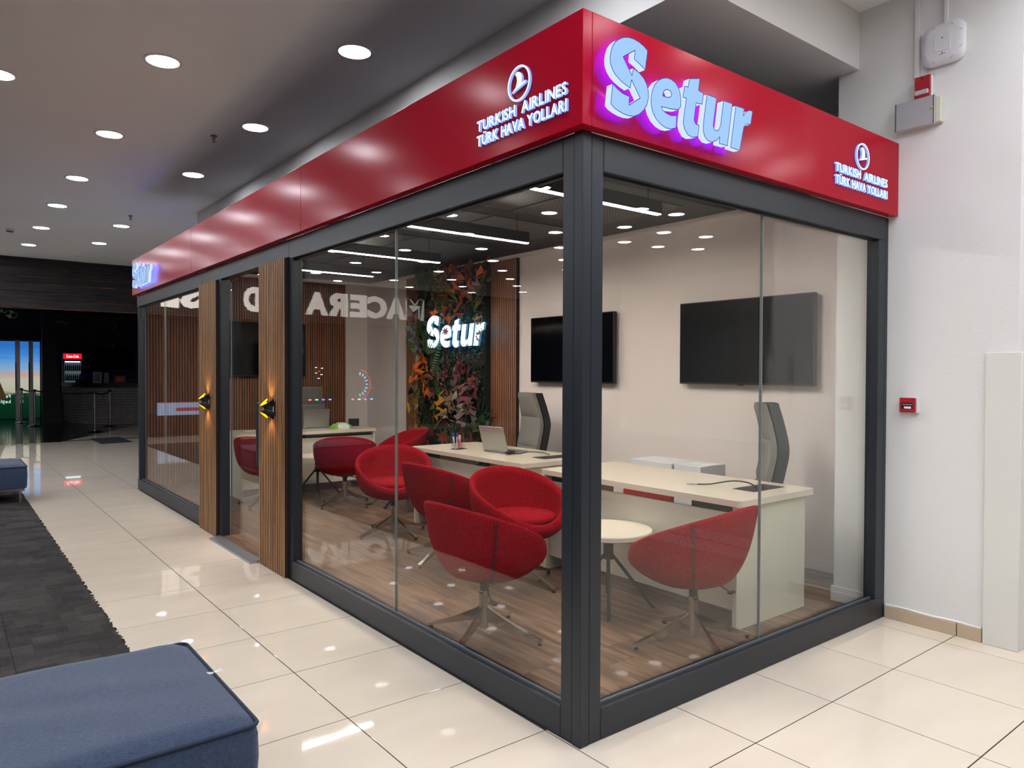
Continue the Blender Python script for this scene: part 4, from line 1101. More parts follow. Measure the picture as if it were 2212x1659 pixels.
def pick(yr, z):
    """what grows where: yr 0 at the left edge (high y) .. 1 at the right edge"""
    if z > 2.25:
        return LR.choice([('fern', 'olive'), ('fern', 'green'), ('palm', 'dark'), ('oval', 'dark')]) if yr < .4 else LR.choice([('maple', 'rust'), ('maple', 'orange'), ('maple', 'wine'), ('maple', 'taupe'), ('tuft', 'olive'), ('lance', 'orange')])
    if z > 1.80:
        if yr < .3: return LR.choice([('oval', 'blue'), ('oval', 'taupe'), ('fern', 'green'), ('palm', 'dark'), ('maple', 'wine'), ('palm', 'green')])
        if yr < .65: return LR.choice([('maple', 'orange'), ('palm', 'green'), ('star', 'wine'), ('lance', 'dark'), ('star', 'rust')])
        return LR.choice([('maple', 'taupe'), ('maple', 'taupe'), ('oval', 'green'), ('maple', 'rust'), ('palm', 'dark')])
    if z > 1.30:
        if yr < .35: return LR.choice([('lance', 'orange'), ('star', 'orange'), ('maple', 'orange'), ('lance', 'dark'), ('fern', 'sage'), ('lance', 'amber')])
        if yr < .65: return LR.choice([('lance', 'olive'), ('lance', 'sage'), ('flower', 'wine'), ('lance', 'green'), ('flower', 'pink')])
        return LR.choice([('maple', 'wine'), ('maple', 'pink'), ('oval', 'dark'), ('tuft', 'sage'), ('maple', 'rust'), ('lance', 'olive')])
    if z > .85:
        if LR.random() < .3: return LR.choice([('palm', 'dark'), ('fern', 'dark'), ('oval', 'green')])
        if yr < .35: return LR.choice([('palm', 'olive'), ('lance', 'amber'), ('fern', 'dark'), ('flower', 'pink'), ('palm', 'dark'), ('lance', 'olive')])
        if yr < .6: return LR.choice([('flower', 'pink'), ('star', 'wine'), ('lance', 'variegated'), ('lance', 'dark'), ('maple', 'amber')])
        return LR.choice([('maple', 'taupe'), ('lance', 'variegated'), ('maple', 'taupe'), ('star', 'wine'), ('palm', 'dark')])
    if yr < .35: return LR.choice([('lance', 'green'), ('maple', 'amber'), ('fern', 'green'), ('star', 'orange'), ('palm', 'dark')])
    return LR.choice([('fern', 'dark'), ('tuft', 'olive'), ('palm', 'dark'), ('tuft', 'green'), ('palm', 'olive'), ('star', 'rust')])
rowsn, colsn = 20, 13
for i in range(rowsn):
    for j in range(colsn):
        z = .12+2.60*(i+LR.uniform(.05, .95))/rowsn; yr = (j+LR.uniform(.05, .95))/colsn; y = 6.36-1.46*yr
        kind, col = pick(yr, z)
        base = dict(maple=.23, lance=.30, oval=.19, fern=.40, palm=.34, star=.22, flower=.20, tuft=.34)[kind]*LR.uniform(.8, 1.25)
        inword = 1.62 < z+.05 < 2.22 and 4.72 < y < 6.02
        ang = LR.uniform(-1.2, 1.2)+(.6 if yr < .12 else (-.5 if yr > .9 else 0))
        if yr > .85: ang = LR.uniform(-.2, 1.0)
        if inword: kind, col = LR.choice([('oval', 'dark'), ('oval', 'green'), ('maple', 'wine')]); base = .16
        put_leaf(kind, col, y, z-.05, base*(.7 if inword else 1.12), ang, LR.uniform(-.02, .01) if inword else LR.uniform(.0, .12), LR.uniform(.0, .08) if inword else None)
# a few sprays that reach out in front of the letters and past the left edge
for kind, col, y, z, s_, a, o_, t_ in (('star', 'orange', 5.36, 2.05, .22, .2, .18, .1), ('star', 'pink', 5.42, 1.95, .13, -.3, .18, .1), ('maple', 'taupe', 4.76, 1.86, .17, .3, .16, .1), ('maple', 'taupe', 4.74, 2.06, .15, -.2, .16, .1),
                                ('fern', 'green', 6.10, 1.74, .36, -.9, .17, .3), ('palm', 'green', 5.86, 1.72, .22, .2, .18, .1), ('oval', 'blue', 6.26, 1.80, .30, 1.2, .18, .3), ('oval', 'blue', 6.30, 1.94, .28, .9, .18, .3), ('oval', 'blue', 6.20, 1.90, .22, .5, .2, .3), ('oval', 'taupe', 6.26, 2.10, .32, .5, .16, .3), ('oval', 'sage', 6.22, 1.72, .26, 1.5, .18, .3),
                                ('lance', 'amber', 6.30, 1.02, .42, 1.25, .1, .6), ('lance', 'dark', 6.34, 1.12, .4, 1.0, .1, .6), ('lance', 'green', 6.30, .44, .34, 1.0, .12, .5), ('lance', 'green', 6.32, .34, .32, 1.5, .12, .5), ('maple', 'orange', 5.95, 1.42, .34, 2.3, .16, .3), ('lance', 'variegated', 5.25, 1.05, .36, .5, .16, .4), ('lance', 'variegated', 5.22, 1.0, .34, 1.1, .16, .4), ('maple', 'wine', 4.98, 1.35, .32, 2.6, .14, .2)):
    put_leaf(kind, col, y, z, s_, a, o_, t_)
# moss and small leaves that fill the gaps, too small to pick apart
bm = BM()
for i in range(2600):
    y = LR.uniform(-.775, .775); z = LR.uniform(.02, 2.81); x = -.122-LR.random()*.05
    a = LR.uniform(0, 2*PI); s_ = LR.uniform(.012, .03)
    d1 = Vector((LR.uniform(-.6, .2), math.cos(a), math.sin(a))).normalized()*s_; d2 = Vector((LR.uniform(-.6, .2), -math.sin(a), math.cos(a))).normalized()*s_*.6
    p = Vector((x, y, z)); f = bm.faces.new([bm.verts.new(p-d2), bm.verts.new(p+d1), bm.verts.new(p+d2), bm.verts.new(p-d1)]); f.material_index = LR.choice((0, 0, 1, 2))
s_ = obj('moss', bm, [LC['dark'], LC['green'], LC['olive']], pw_); tag(s_, kind='stuff')
iw = [o for o in COL.objects if o.get('label', '').startswith('white lit Setur')][0]
for yy, zz in ((5.86, 2.10), (5.86, 1.90), (5.50, 1.93), (5.18, 1.95), (5.05, 1.95), (4.85, 1.95)):
    bm = BM(); cyl(bm, (2.985, yy, zz), (3.079, yy, zz), .006, n=8); obj('standoff', bm, M['steel'], iw)

# ------------------------------------------------------------------ upholstered benches on the carpet
def bench(x1, y0, y1, x0, top, label, legs):
    o = empty('upholstered_bench', ((x0+x1)/2, (y0+y1)/2, .008), label=label, cat='bench', group=None)
    hx, hy = (x1-x0)/2, (y1-y0)/2; T = top-.008; rr = random.Random(int(y1*100))
    # cushion top with soft rounded edge and slight sag wrinkles
    bm = BM(); nx, ny = 36, 22; V = []
    for i in range(nx+1):
        row = []
        for j in range(ny+1):
            u, v = -1+2*i/nx, -1+2*j/ny
            ex, ey = max(0, abs(u)-.90)/.10, max(0, abs(v)-.86)/.14
            z_ = T-.030*(ex**2.2)-.030*(ey**2.2)+.010*(1-u*u)*(1-v*v)+.0035*math.sin(9*u+5*v+2*math.sin(4*v))*(1-abs(u)**6)
            row.append(bm.verts.new((u*hx, v*hy, z_)))
        V.append(row)
    for i in range(nx):
        for j in range(ny): bm.faces.new((V[i][j], V[i+1][j], V[i+1][j+1], V[i][j+1]))
    obj('seat_top', bm, M['bluefab'], o, 60)
    edge = [V_ for V_ in ()]
    # side band
    zt = T-.03; bm = BM(); zb = legs+.03
    prof = [(0, zt+.0), (.006, zt-.03), (.008, zt-.10), (.006, (zt+zb)/2), (.004, zb+.03), (-.004, zb)]
    loop = []
    def per(d):
        r = .03; pts = rounded(-hx-d, hx+d, -hy-d, hy+d, r, (0, 1, 2, 3), 4); return pts
    rings = [[bm.verts.new((a, b, zz)) for a, b in per(d)] for d, zz in prof]
    for A, B in zip(rings, rings[1:]):
        for k in range(len(A)): bm.faces.new((A[k], B[k], B[(k+1) % len(A)], A[(k+1) % len(A)]))
    bm.faces.new(rings[-1]); bmesh.ops.recalc_face_normals(bm, faces=bm.faces)
    obj('side_band', bm, M['bluefab'], o, 60)
    def edge_z(a, b):
        u, v = a/hx, b/hy
        ex, ey = max(0, abs(u)-.90)/.10, max(0, abs(v)-.86)/.14
        return T-.03*min(1, max(ex, ey))**2.2-(.030*min(ex, ey)**2.2 if ex > 0 and ey > 0 else 0)+.003
    P = per(0.004); P.append(P[0])
    bm = BM(); tube(bm, [(a, b, zt+.001) for a, b in P], .0065, 6); obj('piping', bm, M['bluefab2'], o, 60)
    bm = BM(); box(bm, -hx+.02, hx-.02, -hy+.02, hy-.02, legs-.002, legs+.028, .003); obj('base_frame', bm, M['steel'], o)
    if legs > .03:
        for sx in (1, -1):
            for sy in (1, -1):
                bm = BM(); box(bm, sx*(hx-.06)-.012, sx*(hx-.06)+.012, sy*(hy-.05)-.012, sy*(hy-.05)+.012, 0, legs); obj('leg', bm, M['steel'], o)
    return o
be = bench(-1.235, .125, .965, -3.1, .452, 'blue denim upholstered bench on the carpet nearest the camera, loose white threads on its edge', .11)
bm = BM(); r3 = random.Random(9)
hx = (3.1-1.235)/2
for k in range(5):
    y = .05+r3.uniform(-.012, .012)
    tube(bm, smoothpts([(hx-.11+r3.uniform(-.02, .02), y, .448-.008+.004), (hx-.06, y+r3.uniform(-.01, .01), .438), (hx-.01, y+r3.uniform(-.006, .006), .420), (hx+.03, y+r3.uniform(-.02, .02), .424)], 3), .0011, 4)
obj('loose_threads', bm, M['caulk'], be)
bench(-1.205, 7.80, 8.66, -3.1, .44, 'blue upholstered bench on steel legs further along the carpet at the left', .13)

# ------------------------------------------------------------------ devices on the white pier
X0 = 2.59
ap = empty('wireless_access_point', (X0, -.305, 3.40), label='rounded square white wireless access point high on the white pier', cat='access point')
def rsq(h, r, n=6): return rounded(-h, h, -h, h, r, (0, 1, 2, 3), n)
def yz_lathe(bm, lay):
    """stack of rounded squares: (half, radius, distance from wall)"""
    rings = [[bm.verts.new((-d, a, b)) for a, b in rsq(h, r)] for h, r, d in lay]
    for A, B in zip(rings, rings[1:]):
        for k in range(len(A)): bm.faces.new((A[k], B[k], B[(k+1) % len(A)], A[(k+1) % len(A)]))
    bm.faces.new(rings[-1]); bmesh.ops.recalc_face_normals(bm, faces=bm.faces); return bm
obj('housing', yz_lathe(BM(), [(.108, .06, .001), (.118, .06, .018), (.117, .06, .032), (.105, .055, .043), (.08, .03, .048)]), M['white_pl'], ap, 35)
obj('cover_panel', yz_lathe(BM(), [(.046, .012, .047), (.044, .012, .0505)]), M['white_pl'], ap, 30)
for a in range(4):
    bm = BM(); box(bm, -.0462, -.040, -.042, .042, .100, .1035); bmesh.ops.transform(bm, matrix=Matrix.Rotation(PI/4+PI/2*a, 4, 'X'), verts=bm.verts); obj('corner_ridge', bm, M['grey_metal'], ap)
bm = BM(); cyl(bm, (-.050, 0, .028), (-.0512, 0, .028), .004, n=10); obj('indicator', bm, M['black_pl'], ap)
bm = BM(); box(bm, -.0492, -.048, -.022, .022, -.068, -.052); obj('serial_label', bm, M['caulk'], ap)
bm = BM()
for k in range(9): box(bm, -.0497, -.0492, -.019+.0042*k, -.019+.0042*k+.0024, -.066, -.060)
box(bm, -.0497, -.0492, -.004, .003, -.058, -.053); obj('label_print', bm, M['black_pl'], ap)
for nm, y0, y1, z0, z1, lb in (('cable_trunking', -.168, -.140, 3.255, ZC-.001, 'narrow white cable trunking running up the pier above the red siren'), ('cable_trunking', -.322, -.300, 3.515, ZC-.001, 'short white cable trunking above the access point')):
    o = empty(nm, (X0, (y0+y1)/2, z0), label=lb, cat='trunking')
    bm = BM(); box(bm, -.018, -.0005, -(y1-y0)/2, (y1-y0)/2, 0, z1-z0, .002); obj('duct', bm, M['white_pl'], o)
    bm = BM(); box(bm, -.0195, -.018, -(y1-y0)/2+.003, (y1-y0)/2-.003, 0, z1-z0); obj('lid', bm, M['white'], o)
ss = empty('alarm_siren', (X0, -.20, 3.178), label='red fire alarm siren with clear strobe lens on the white pier', cat='alarm')
bm = BM(); box(bm, -.030, -.0005, -.044, .044, -.072, .068, .006, 2); obj('back_box', bm, M['white_pl'], ss)
bm = BM(); prism(bm, [(-.030, -.070), (-.055, -.066), (-.058, -.050), (-.046, -.020), (-.055, .030), (-.050, .064), (-.030, .067)], -.041, .041, 'y')
obj('housing', bm, M['redplastic'], ss)
bm = BM(); box(bm, -.064, -.045, -.036, .036, -.046, -.018, .004); obj('strobe_lens', bm, M['clear_lens'], ss)
bm = BM(); cyl(bm, (-.05, .0, .05), (-.056, 0, .05), .006, n=10); obj('screw_cover', bm, M['black_pl'], ss)
el = empty('emergency_light_box', (X0, -.17, 3.025), label='grey emergency light box with yellow flag beneath the red siren', cat='light box')
bm = BM(); box(bm, -.045, -.0005, -.130, .115, -.068, .080, .003); obj('housing', bm, mat('ivory_plastic', 'c9c7b4', .5), el)
bm = BM(); box(bm, -.068, -.045, -.105, .118, -.078, .086, .002); obj('cover', bm, M['grey_metal'], el)
bm = BM(); box(bm, -.0695, -.068, .108, .112, -.078, .086); box(bm, -.0695, -.068, -.103, -.099, -.078, .086); obj('cover_seam', bm, M['frame'], el)
bm = BM(); box(bm, -.062, -.050, -.06, .08, -.0795, -.0782); obj('lens', bm, M['clear_lens'], el)
bm = BM(); cyl(bm, (-.0690, -.088, .013), (-.084, -.100, .012), .007, .004, n=8); obj('flag', bm, M['yellow'], el)
cp = empty('fire_call_point', (X0, -.137, 1.314), label='red fire alarm call point at chest height on the white pier', cat='alarm')
bm = BM(); box(bm, -.030, -.0005, -.052, .045, -.046, .044, .003); obj('back_box', bm, M['white_pl'], cp)
bm = BM(); box(bm, -.048, -.030, -.044, .046, -.044, .044, .004); obj('front_cover', bm, M['redplastic'], cp)
bm = BM(); box(bm, -.0490, -.0478, -.032, .034, -.022, .014); obj('window', bm, M['black_pl'], cp)
bm = BM(); box(bm, -.0496, -.0490, -.022, .018, -.020, -.008); obj('paper_strip', bm, M['caulk'], cp)
bm = BM()
for k in range(9): box(bm, -.0496, -.0490, -.028+.0064*k, -.028+.0064*k+.004, .002, .005)
obj('printed_text', bm, M['caulk'], cp)
bm = BM(); cyl(bm, (-.048, -.028, .030), (-.0486, -.028, .030), .0035, n=10); obj('indicator', bm, M['black_pl'], cp)

# ------------------------------------------------------------------ big carved sign over the cafe front, seen mirrored in the glazing
mc = empty('carved_sign', (0, 15.48, 2.93), label='big white MACERA ADASI letters on the timber bulkhead, mirrored in the left glazing', cat='sign')
MACW = emit('backlit_letter', 'fff4ea', 1.25)
boxes_ = [('M', -8.57, -8.02), ('A', -7.99, -7.42), ('C', -7.42, -6.86), ('E', -6.82, -6.36), ('R', -6.28, -5.76), ('A', -5.74, -5.15), ('A', -4.45, -3.97), ('D', -3.94, -3.56), ('A', -3.16, -2.74), ('S', -2.68, -2.22), ('I', -2.18, -1.82)]
rj = random.Random(31)
for ch, x0, x1 in boxes_:
    me0 = glyph(ch, 1, .001, .05); xs = [v.co.x for v in me0.vertices]; ys = [v.co.y for v in me0.vertices]
    bx0, bx1, by0, by1 = min(xs), max(xs), min(ys), max(ys)
    bm = BM(); bm.from_mesh(me0)
    top = [f for f in bm.faces if f.normal.z > .5]
    bmesh.ops.delete(bm, geom=[f for f in bm.faces if f not in top], context='FACES')
    # outline loops of the face, then re-cut with chipped edges
    segs = {}
    for e in bm.edges:
        if len(e.link_faces) == 1:
            f = e.link_faces[0]; lp = [l for l in f.loops if l.edge == e][0]
            segs[lp.vert] = lp.link_loop_next.vert
    loops = []; left = dict(segs)
    while left:
        st = next(iter(left)); cur = st; lp = []
        while cur in left:
            nx = left.pop(cur); a, b = cur.co, nx.co; n = max(1, int((b-a).length/.05))
            for k in range(n):
                p = a.lerp(b, k/n); lp.append((p.x, p.y))
            cur = nx
        loops.append(lp)
    bm.free()
    if ch == 'R':
        loops = []
        for P_ in ([(0, 0), (0, 1), (.62, 1), (.86, .88), (.93, .69), (.86, .5), (.70, .42), (1, 0), (.62, 0), (.44, .34), (.34, .34), (.34, 0)], [(.34, .62), (.34, .78), (.5, .78), (.58, .7), (.5, .62)]):
            loops.append([(P_[i][0]+(P_[(i+1) % len(P_)][0]-P_[i][0])*k/5, P_[i][1]+(P_[(i+1) % len(P_)][1]-P_[i][1])*k/5) for i in range(len(P_)) for k in range(5)])
        bx0, bx1, by0, by1 = 0, 1, 0, 1
    w_ = x1-x0; out = []
    for lp in loops:
        out.append([((a-bx0)/(bx1-bx0)*w_+rj.uniform(-.009, .009), (b-by0)/(by1-by0)*.585+rj.uniform(-.009, .009)) for a, b in lp])
    me = curve_mesh('letter', out, .03); me.materials.append(MACW)
    me.transform(plane_matrix((x0, -.03, .0), (1, 0, 0), (0, 0, 1))); link('letter', me, mc)

# ------------------------------------------------------------------ cafe beyond the timber bulkhead
NAVY = mat('navy_panel', '14225a', .6)
# curved brick counter
ctr = empty('bar_counter', (2.2, 21.4, 0), label='curved dark brick bar counter of the unlit cafe at the far left', cat='counter')
path = smoothpts([(1.02, 23.7, 0), (1.10, 22.7, 0), (1.30, 22.05, 0), (1.62, 21.62, 0), (2.05, 21.32, 0), (2.6, 21.1, 0), (3.4, 20.98, 0), (4.6, 20.95, 0)], 10)
off = Vector((2.2, 21.4, 0))
acc = [0]
for a, b in zip(path, path[1:]): acc.append(acc[-1]+(b-a).length)
def at_path(d):
    j = 0
    while j < len(acc)-2 and acc[j+1] < d: j += 1
    u = (d-acc[j])/(acc[j+1]-acc[j]); p = path[j].lerp(path[j+1], u); t = (path[j+1]-path[j]).normalized(); return p, t
def ribbon(bm, din, dout, z0, z1):
    A = []
    for i, p in enumerate(path):
        t = (path[min(i+1, len(path)-1)]-path[max(i-1, 0)]).normalized(); n = Vector((t.y, -t.x, 0))   # towards the corridor
        q0, q1 = p+n*dout-off, p+n*din-off
        A.append([bm.verts.new((q0.x, q0.y, z0)), bm.verts.new((q0.x, q0.y, z1)), bm.verts.new((q1.x, q1.y, z1)), bm.verts.new((q1.x, q1.y, z0))])
    for a, b in zip(A, A[1:]):
        for k in range(4): bm.faces.new((a[k], b[k], b[(k+1) % 4], a[(k+1) % 4]))
    bm.faces.new(A[0][::-1]); bm.faces.new(A[-1]); bmesh.ops.recalc_face_normals(bm, faces=bm.faces); return bm
nsgn = 1
_p, _t = at_path(acc[-1]*.5); n_ = Vector((_t.y, -_t.x, 0))
obj('mortar_core', ribbon(BM(), -.25, 0, .0035, 1.03), M['mortar'], ctr)
obj('countertop', ribbon(BM(), -.5, .07, 1.05, 1.15), M['black'], ctr)
bme = {}
for r in range(13):
    d = .0+(.09 if r % 2 else 0); z0 = .012+.079*r
    while d < acc[-1]-.2:
        ln = rp.choice((.16, .19, .22)); 
        if d > 3.9: break
        p, t = at_path(d+ln/2); n = Vector((t.y, -t.x, 0)); q = p-off
        key = (ln, rp.randrange(3))
        if key not in bme:
            bm = BM(); box(bm, -ln/2+.005, ln/2-.005, -.02, .010+.006*key[1], -.034, .034, .004); bme[key] = mesh_of('brick', bm, M['brick'])
        o = link('brick', bme[key], ctr, (q.x, q.y, z0+.037)); o.rotation_euler = (0, 0, math.atan2(t.y, t.x)+PI)
        d += ln
# fridge
fr = empty('drinks_fridge', (1.28, 23.95, .003), label='glass-door drinks fridge with glowing red Coca-Cola header behind the bar', cat='fridge')
bm = BM(); box(bm, -.25, .25, -.02, .28, 0, 2.03); 
obj('cabinet', bm, M['black_pl'], fr)
bm = BM(); box(bm, -.245, .245, -.05, -.021, 1.86, 2.03, .004); obj('header', bm, emit('fridge_header', 'd01028', 1.0), fr)
write(fr, 'Coca-Cola', plane_matrix((-.165, -.052, 1.905), (1, 0, 0), (0, 0, 1)), .115, .33, .002, emit('header_script', 'ffffff', 1.3), .01, 'lettering', one=True)
bm = BM(); box(bm, -.22, .22, -.0225, -.0205, .1, 1.80); obj('interior_panel', bm, emit('fridge_inside', '6a8088', .3), fr)
bm = BM(); box(bm, -.20, .20, -.06, -.028, 1.76, 1.79); obj('interior_lamp', bm, emit('fridge_lamp', 'bfe8f0', 2.0), fr)
for z_ in (.5, .85, 1.20, 1.50):
    bm = BM(); box(bm, -.22, .22, -.10, -.024, z_-.008, z_); obj('shelf', bm, M['steel'], fr)
bm = BM()
for a in ((-.25, -.225), (.225, .25)): box(bm, a[0], a[1], -.125, -.1, .08, 1.84)
box(bm, -.25, .25, -.125, -.1, .08, .12); box(bm, -.25, .25, -.125, -.1, 1.80, 1.84); obj('door_frame', bm, M['black_pl'], fr)
cans = mat('cola_bottle', '2a0c0a', .2); silver = mat('drink_can', '8a8078', .3)
for zi, (z_, col, lb, gp) in enumerate(((1.50, cans, 'dark cola bottle on the top fridge shelf', 'bottles on the top fridge shelf'), (1.20, cans, 'dark cola bottle on the middle fridge shelf', 'bottles on the middle fridge shelf'), (.85, silver, 'pale drink carton on the lower fridge shelf', 'cartons on the lower fridge shelf'))):
    for k in range(8):
        bm = BM(); lathe(bm, [(0, 0), (.022, 0), (.024, .01), (.024, .13), (.010, .19), (.010, .215), (0, .215)], 10)
        o = obj('drink_bottle', bm, col, None, 40, (1.28-.185+.053*k, 23.888, .003+z_+.0005)); tag(o, lb+', %s from the left' % ordw[k], 'bottle', gp)
# tv and panels on the back wall
pn = empty('bar_television', (2.6, 25.58, 2.0), label='switched-off television on a dark navy board behind the bar', cat='television')
bm = BM(); box(bm, -.85, .75, -.06, .015, -.75, .42); obj('board', bm, NAVY, pn)
bm = BM(); box(bm, -.62, .62, -.085, -.061, -.45, .27, .004); obj('screen', bm, M['screen'], pn)
bm = BM(); lathe(bm, [(.07, 0), (.075, .006), (.085, .006), (.09, 0)], 20); bmesh.ops.transform(bm, matrix=Matrix.Translation((0, -.062, .345)) @ Matrix.Rotation(PI/2, 4, 'X'), verts=bm.verts); obj('emblem', bm, M['steel'], pn)
for nm, x0, x1, c, lb in (('poster', .92, 2.33, '14100f', 'wide dark menu poster high on the cafe back wall'), ('poster', 2.34, 3.5, '12101c', 'dark menu poster with a red stripe beside the wide one')):
    o = empty(nm, ((x0+x1)/2, 25.59, 2.82), label=lb, cat='poster'); h = (x1-x0)/2
    bm = BM(); box(bm, -h, h, -.03, .008, -.37, .37); obj('board', bm, mat('poster_dark', '1c1a1e', .5, var=(3, .6)), o)
    bm = BM()
    if c == '14100f':
        prism(bm, [(-.3, -.05), (.0, .10), (.25, .28), (.35, .1), (.2, -.12), (-.1, -.2)], -.034, -.0305, 'y'); obj('print', bm, mat('print_brown', '2c201c', .6, var=(9, .7)), o)
        bm = BM()
        for k in range(5): lathe(bm, [(.028, -.002), (.03, 0), (.04, 0), (.042, -.002)], 12, cx=-.58+.075*k, cy=.24+.03*math.sin(k))
        bmesh.ops.transform(bm, matrix=Matrix.Translation((0, -.031, 0)) @ Matrix.Rotation(PI/2, 4, 'X'), verts=bm.verts); obj('print', bm, M['grey_metal'], o)
    else:
        prism(bm, [(-.58, .3), (-.45, .3), (-.2, -.35), (-.58, -.35)], -.034, -.0305, 'y'); obj('print', bm, mat('print_red', '3a0a12', .6), o)
        bm = BM(); lathe(bm, [(.125, -.002), (.13, 0), (.145, 0), (.15, -.002)], 24); bmesh.ops.transform(bm, matrix=Matrix.Translation((-.32, -.031, .18)) @ Matrix.Rotation(PI/2, 4, 'X'), verts=bm.verts); obj('emblem', bm, M['steel'], o)
# things on the bar top
def stand(x, y, w_, h, col, lb, cat, frame=None):
    o = empty('menu_stand', (x, y, 1.1505), label=lb, cat=cat)
    bm = BM(); box(bm, -w_/2, w_/2, -.008, .008, 0, h, .002); obj('card', bm, mat('card', col, .6), o)
    bm = BM(); box(bm, -w_/2, w_/2, .008, .07, 0, .006); obj('foot', bm, M['black_pl'], o)
    if frame:
        bm = BM(); box(bm, -w_/2+.04, w_/2-.04, -.0095, -.0082, .05, h-.05); obj('print', bm, mat('card_print', frame, .6, var=(30, .4)), o)
    return o
stand(1.62, 21.75, .22, .32, '8f8f90', 'grey white menu card standing on the bar top', 'menu', '5d5d60')
stand(1.83, 21.62, .12, .30, '6f7684', 'narrow grey menu card beside the wider one on the bar top', 'menu')
stand(2.15, 21.42, .28, .21, 'a02418', 'small orange red framed notice on the bar top', 'notice', '8a6a50')
rg = empty('cash_register', (1.34, 22.25, 1.1505), .5, label='dark cash register on the bar top in front of the fridge', cat='register')
bm = BM(); prism(bm, [(-.15, 0), (.15, 0), (.15, .08), (-.12, .10)], -.15, .15, 'y'); obj('body', bm, M['black_pl'], rg)
bm = BM(); box(bm, -.03, .0, -.12, .12, .08, .26, .004); obj('display', bm, NAVY, rg)
# slanted dark pier between the screen and the bar
o = obj('wall_cafe_pier', prism(BM(), [(.36, 0), (.86, 0), (.60, 3.34), (.36, 3.34)], 22.5, 22.8, 'y'), M['black']); tag(o, kind='structure')
for k, (x, z_) in enumerate(((.50, 1.98), (.60, 1.98), (.66, .62), (.76, .62))):
    pass
# lit advertising screen behind glass doors
ad = empty('advertising_screen', (-1.0, 25.0, .003), label='tall lit advertising screen with sky and tower at the far left edge', cat='screen')
def sky_screen():
    mt = bpy.data.materials.new('lit_sky_picture'); mt.use_nodes = True; nt = mt.node_tree; nt.nodes.clear(); N = nt.nodes.new; L_ = nt.links.new
    tc = N('ShaderNodeTexCoord'); sp = N('ShaderNodeSeparateXYZ'); L_(tc.outputs['Object'], sp.inputs[0])
    mr = N('ShaderNodeMapRange'); mr.inputs['From Min'].default_value = 0; mr.inputs['From Max'].default_value = 2.4; L_(sp.outputs['Z'], mr.inputs[0])
    nz = N('ShaderNodeTexNoise'); nz.inputs['Scale'].default_value = 3; mp = N('ShaderNodeMapping'); mp.inputs['Scale'].default_value = (.5, 1, 4); L_(tc.outputs['Object'], mp.inputs[0]); L_(mp.outputs[0], nz.inputs[0])
    ad_ = N('ShaderNodeMath'); ad_.operation = 'MULTIPLY_ADD'; L_(nz.outputs['Fac'], ad_.inputs[0]); ad_.inputs[1].default_value = .12; L_(mr.outputs[0], ad_.inputs[2])
    rp_ = N('ShaderNodeValToRGB'); L_(ad_.outputs[0], rp_.inputs[0]); E = rp_.color_ramp.elements
    E[0].position = 0; E[0].color = (*lin('08241a'), 1); E[1].position = 1; E[1].color = (*lin('2f78cc'), 1)
    for ps_, c in ((.36, '0c3a22'), (.365, '222e24'), (.42, 'b8bca0'), (.56, 'c8c4b4'), (.64, 'c9a8a0'), (.70, '8fb4d8'), (.86, '4b96e4')):
        e = E.new(ps_); e.color = (*lin(c), 1)
    em = N('ShaderNodeEmission'); L_(rp_.outputs[0], em.inputs[0]); em.inputs[1].default_value = .6
    o = N('ShaderNodeOutputMaterial'); L_(em.outputs[0], o.inputs[0]); return mt
bm = BM(); box(bm, -1.6, 1.53, -.02, .02, .02, 2.40); obj('picture', bm, sky_screen(), ad)
bm = BM(); box(bm, -1.65, 1.58, .02, .08, 0, 2.45); obj('cabinet', bm, M['black'], ad)
TOWER = emit('tower_print', '5a4632', .35)
tw = [(-.46, .62), (-.30, .62), (-.22, .95), (-.12, 1.05), (0, 1.08), (.12, 1.05), (.22, .95), (.30, .62), (.46, .62), (.25, 1.25), (.13, 1.75), (.04, 2.25), (-.04, 2.25), (-.13, 1.75), (-.25, 1.25)]
bm = BM(); prism(bm, [(a+.22, b) for a, b in tw], -.024, -.0205, 'y'); obj('tower_print', bm, TOWER, ad)
ADW = emit('ad_text', 'c8e0d0', .8)
for text, z_, w_ in (('Farklı kültürleri', .665, .95), ('keşfetmek', .50, .62)):
    Mx = plane_matrix((.775, -.0215, z_), (1, 0, 0), (0, 0, 1)) @ Matrix.Diagonal((-1, 1, 1, 1))
    write(ad, text, Mx, .15, w_, .001, ADW, .012, 'lettering', one=True)
    Mx = plane_matrix((1.09, -.0215, z_), (1, 0, 0), (0, 0, 1)) @ Matrix.Diagonal((-1, 1, 1, 1))
    write(ad, text[:2], Mx, .15, .11, .001, ADW, .012, 'lettering', one=True)
gd = empty('door_2', (0, 24.4, .003), kind='structure')
for x0, x1 in ((-.15, -.03), (.19, .30), (.50, .62)):
    bm = BM(); box(bm, x0, x1, -.03, .03, 0, 2.42, .004); obj('frame_post', bm, M['steel'] if x0 < .4 else M['black'], gd)
bm = BM(); box(bm, -2.4, .62, -.03, .03, 2.42, 2.5); obj('header', bm, M['black'], gd)
for x in (-.09, .245):
    bm = BM(); cyl(bm, (x-.05, -.06, .9), (x-.05, -.06, 1.75), .014, n=8); obj('handle', bm, M['black'], gd)

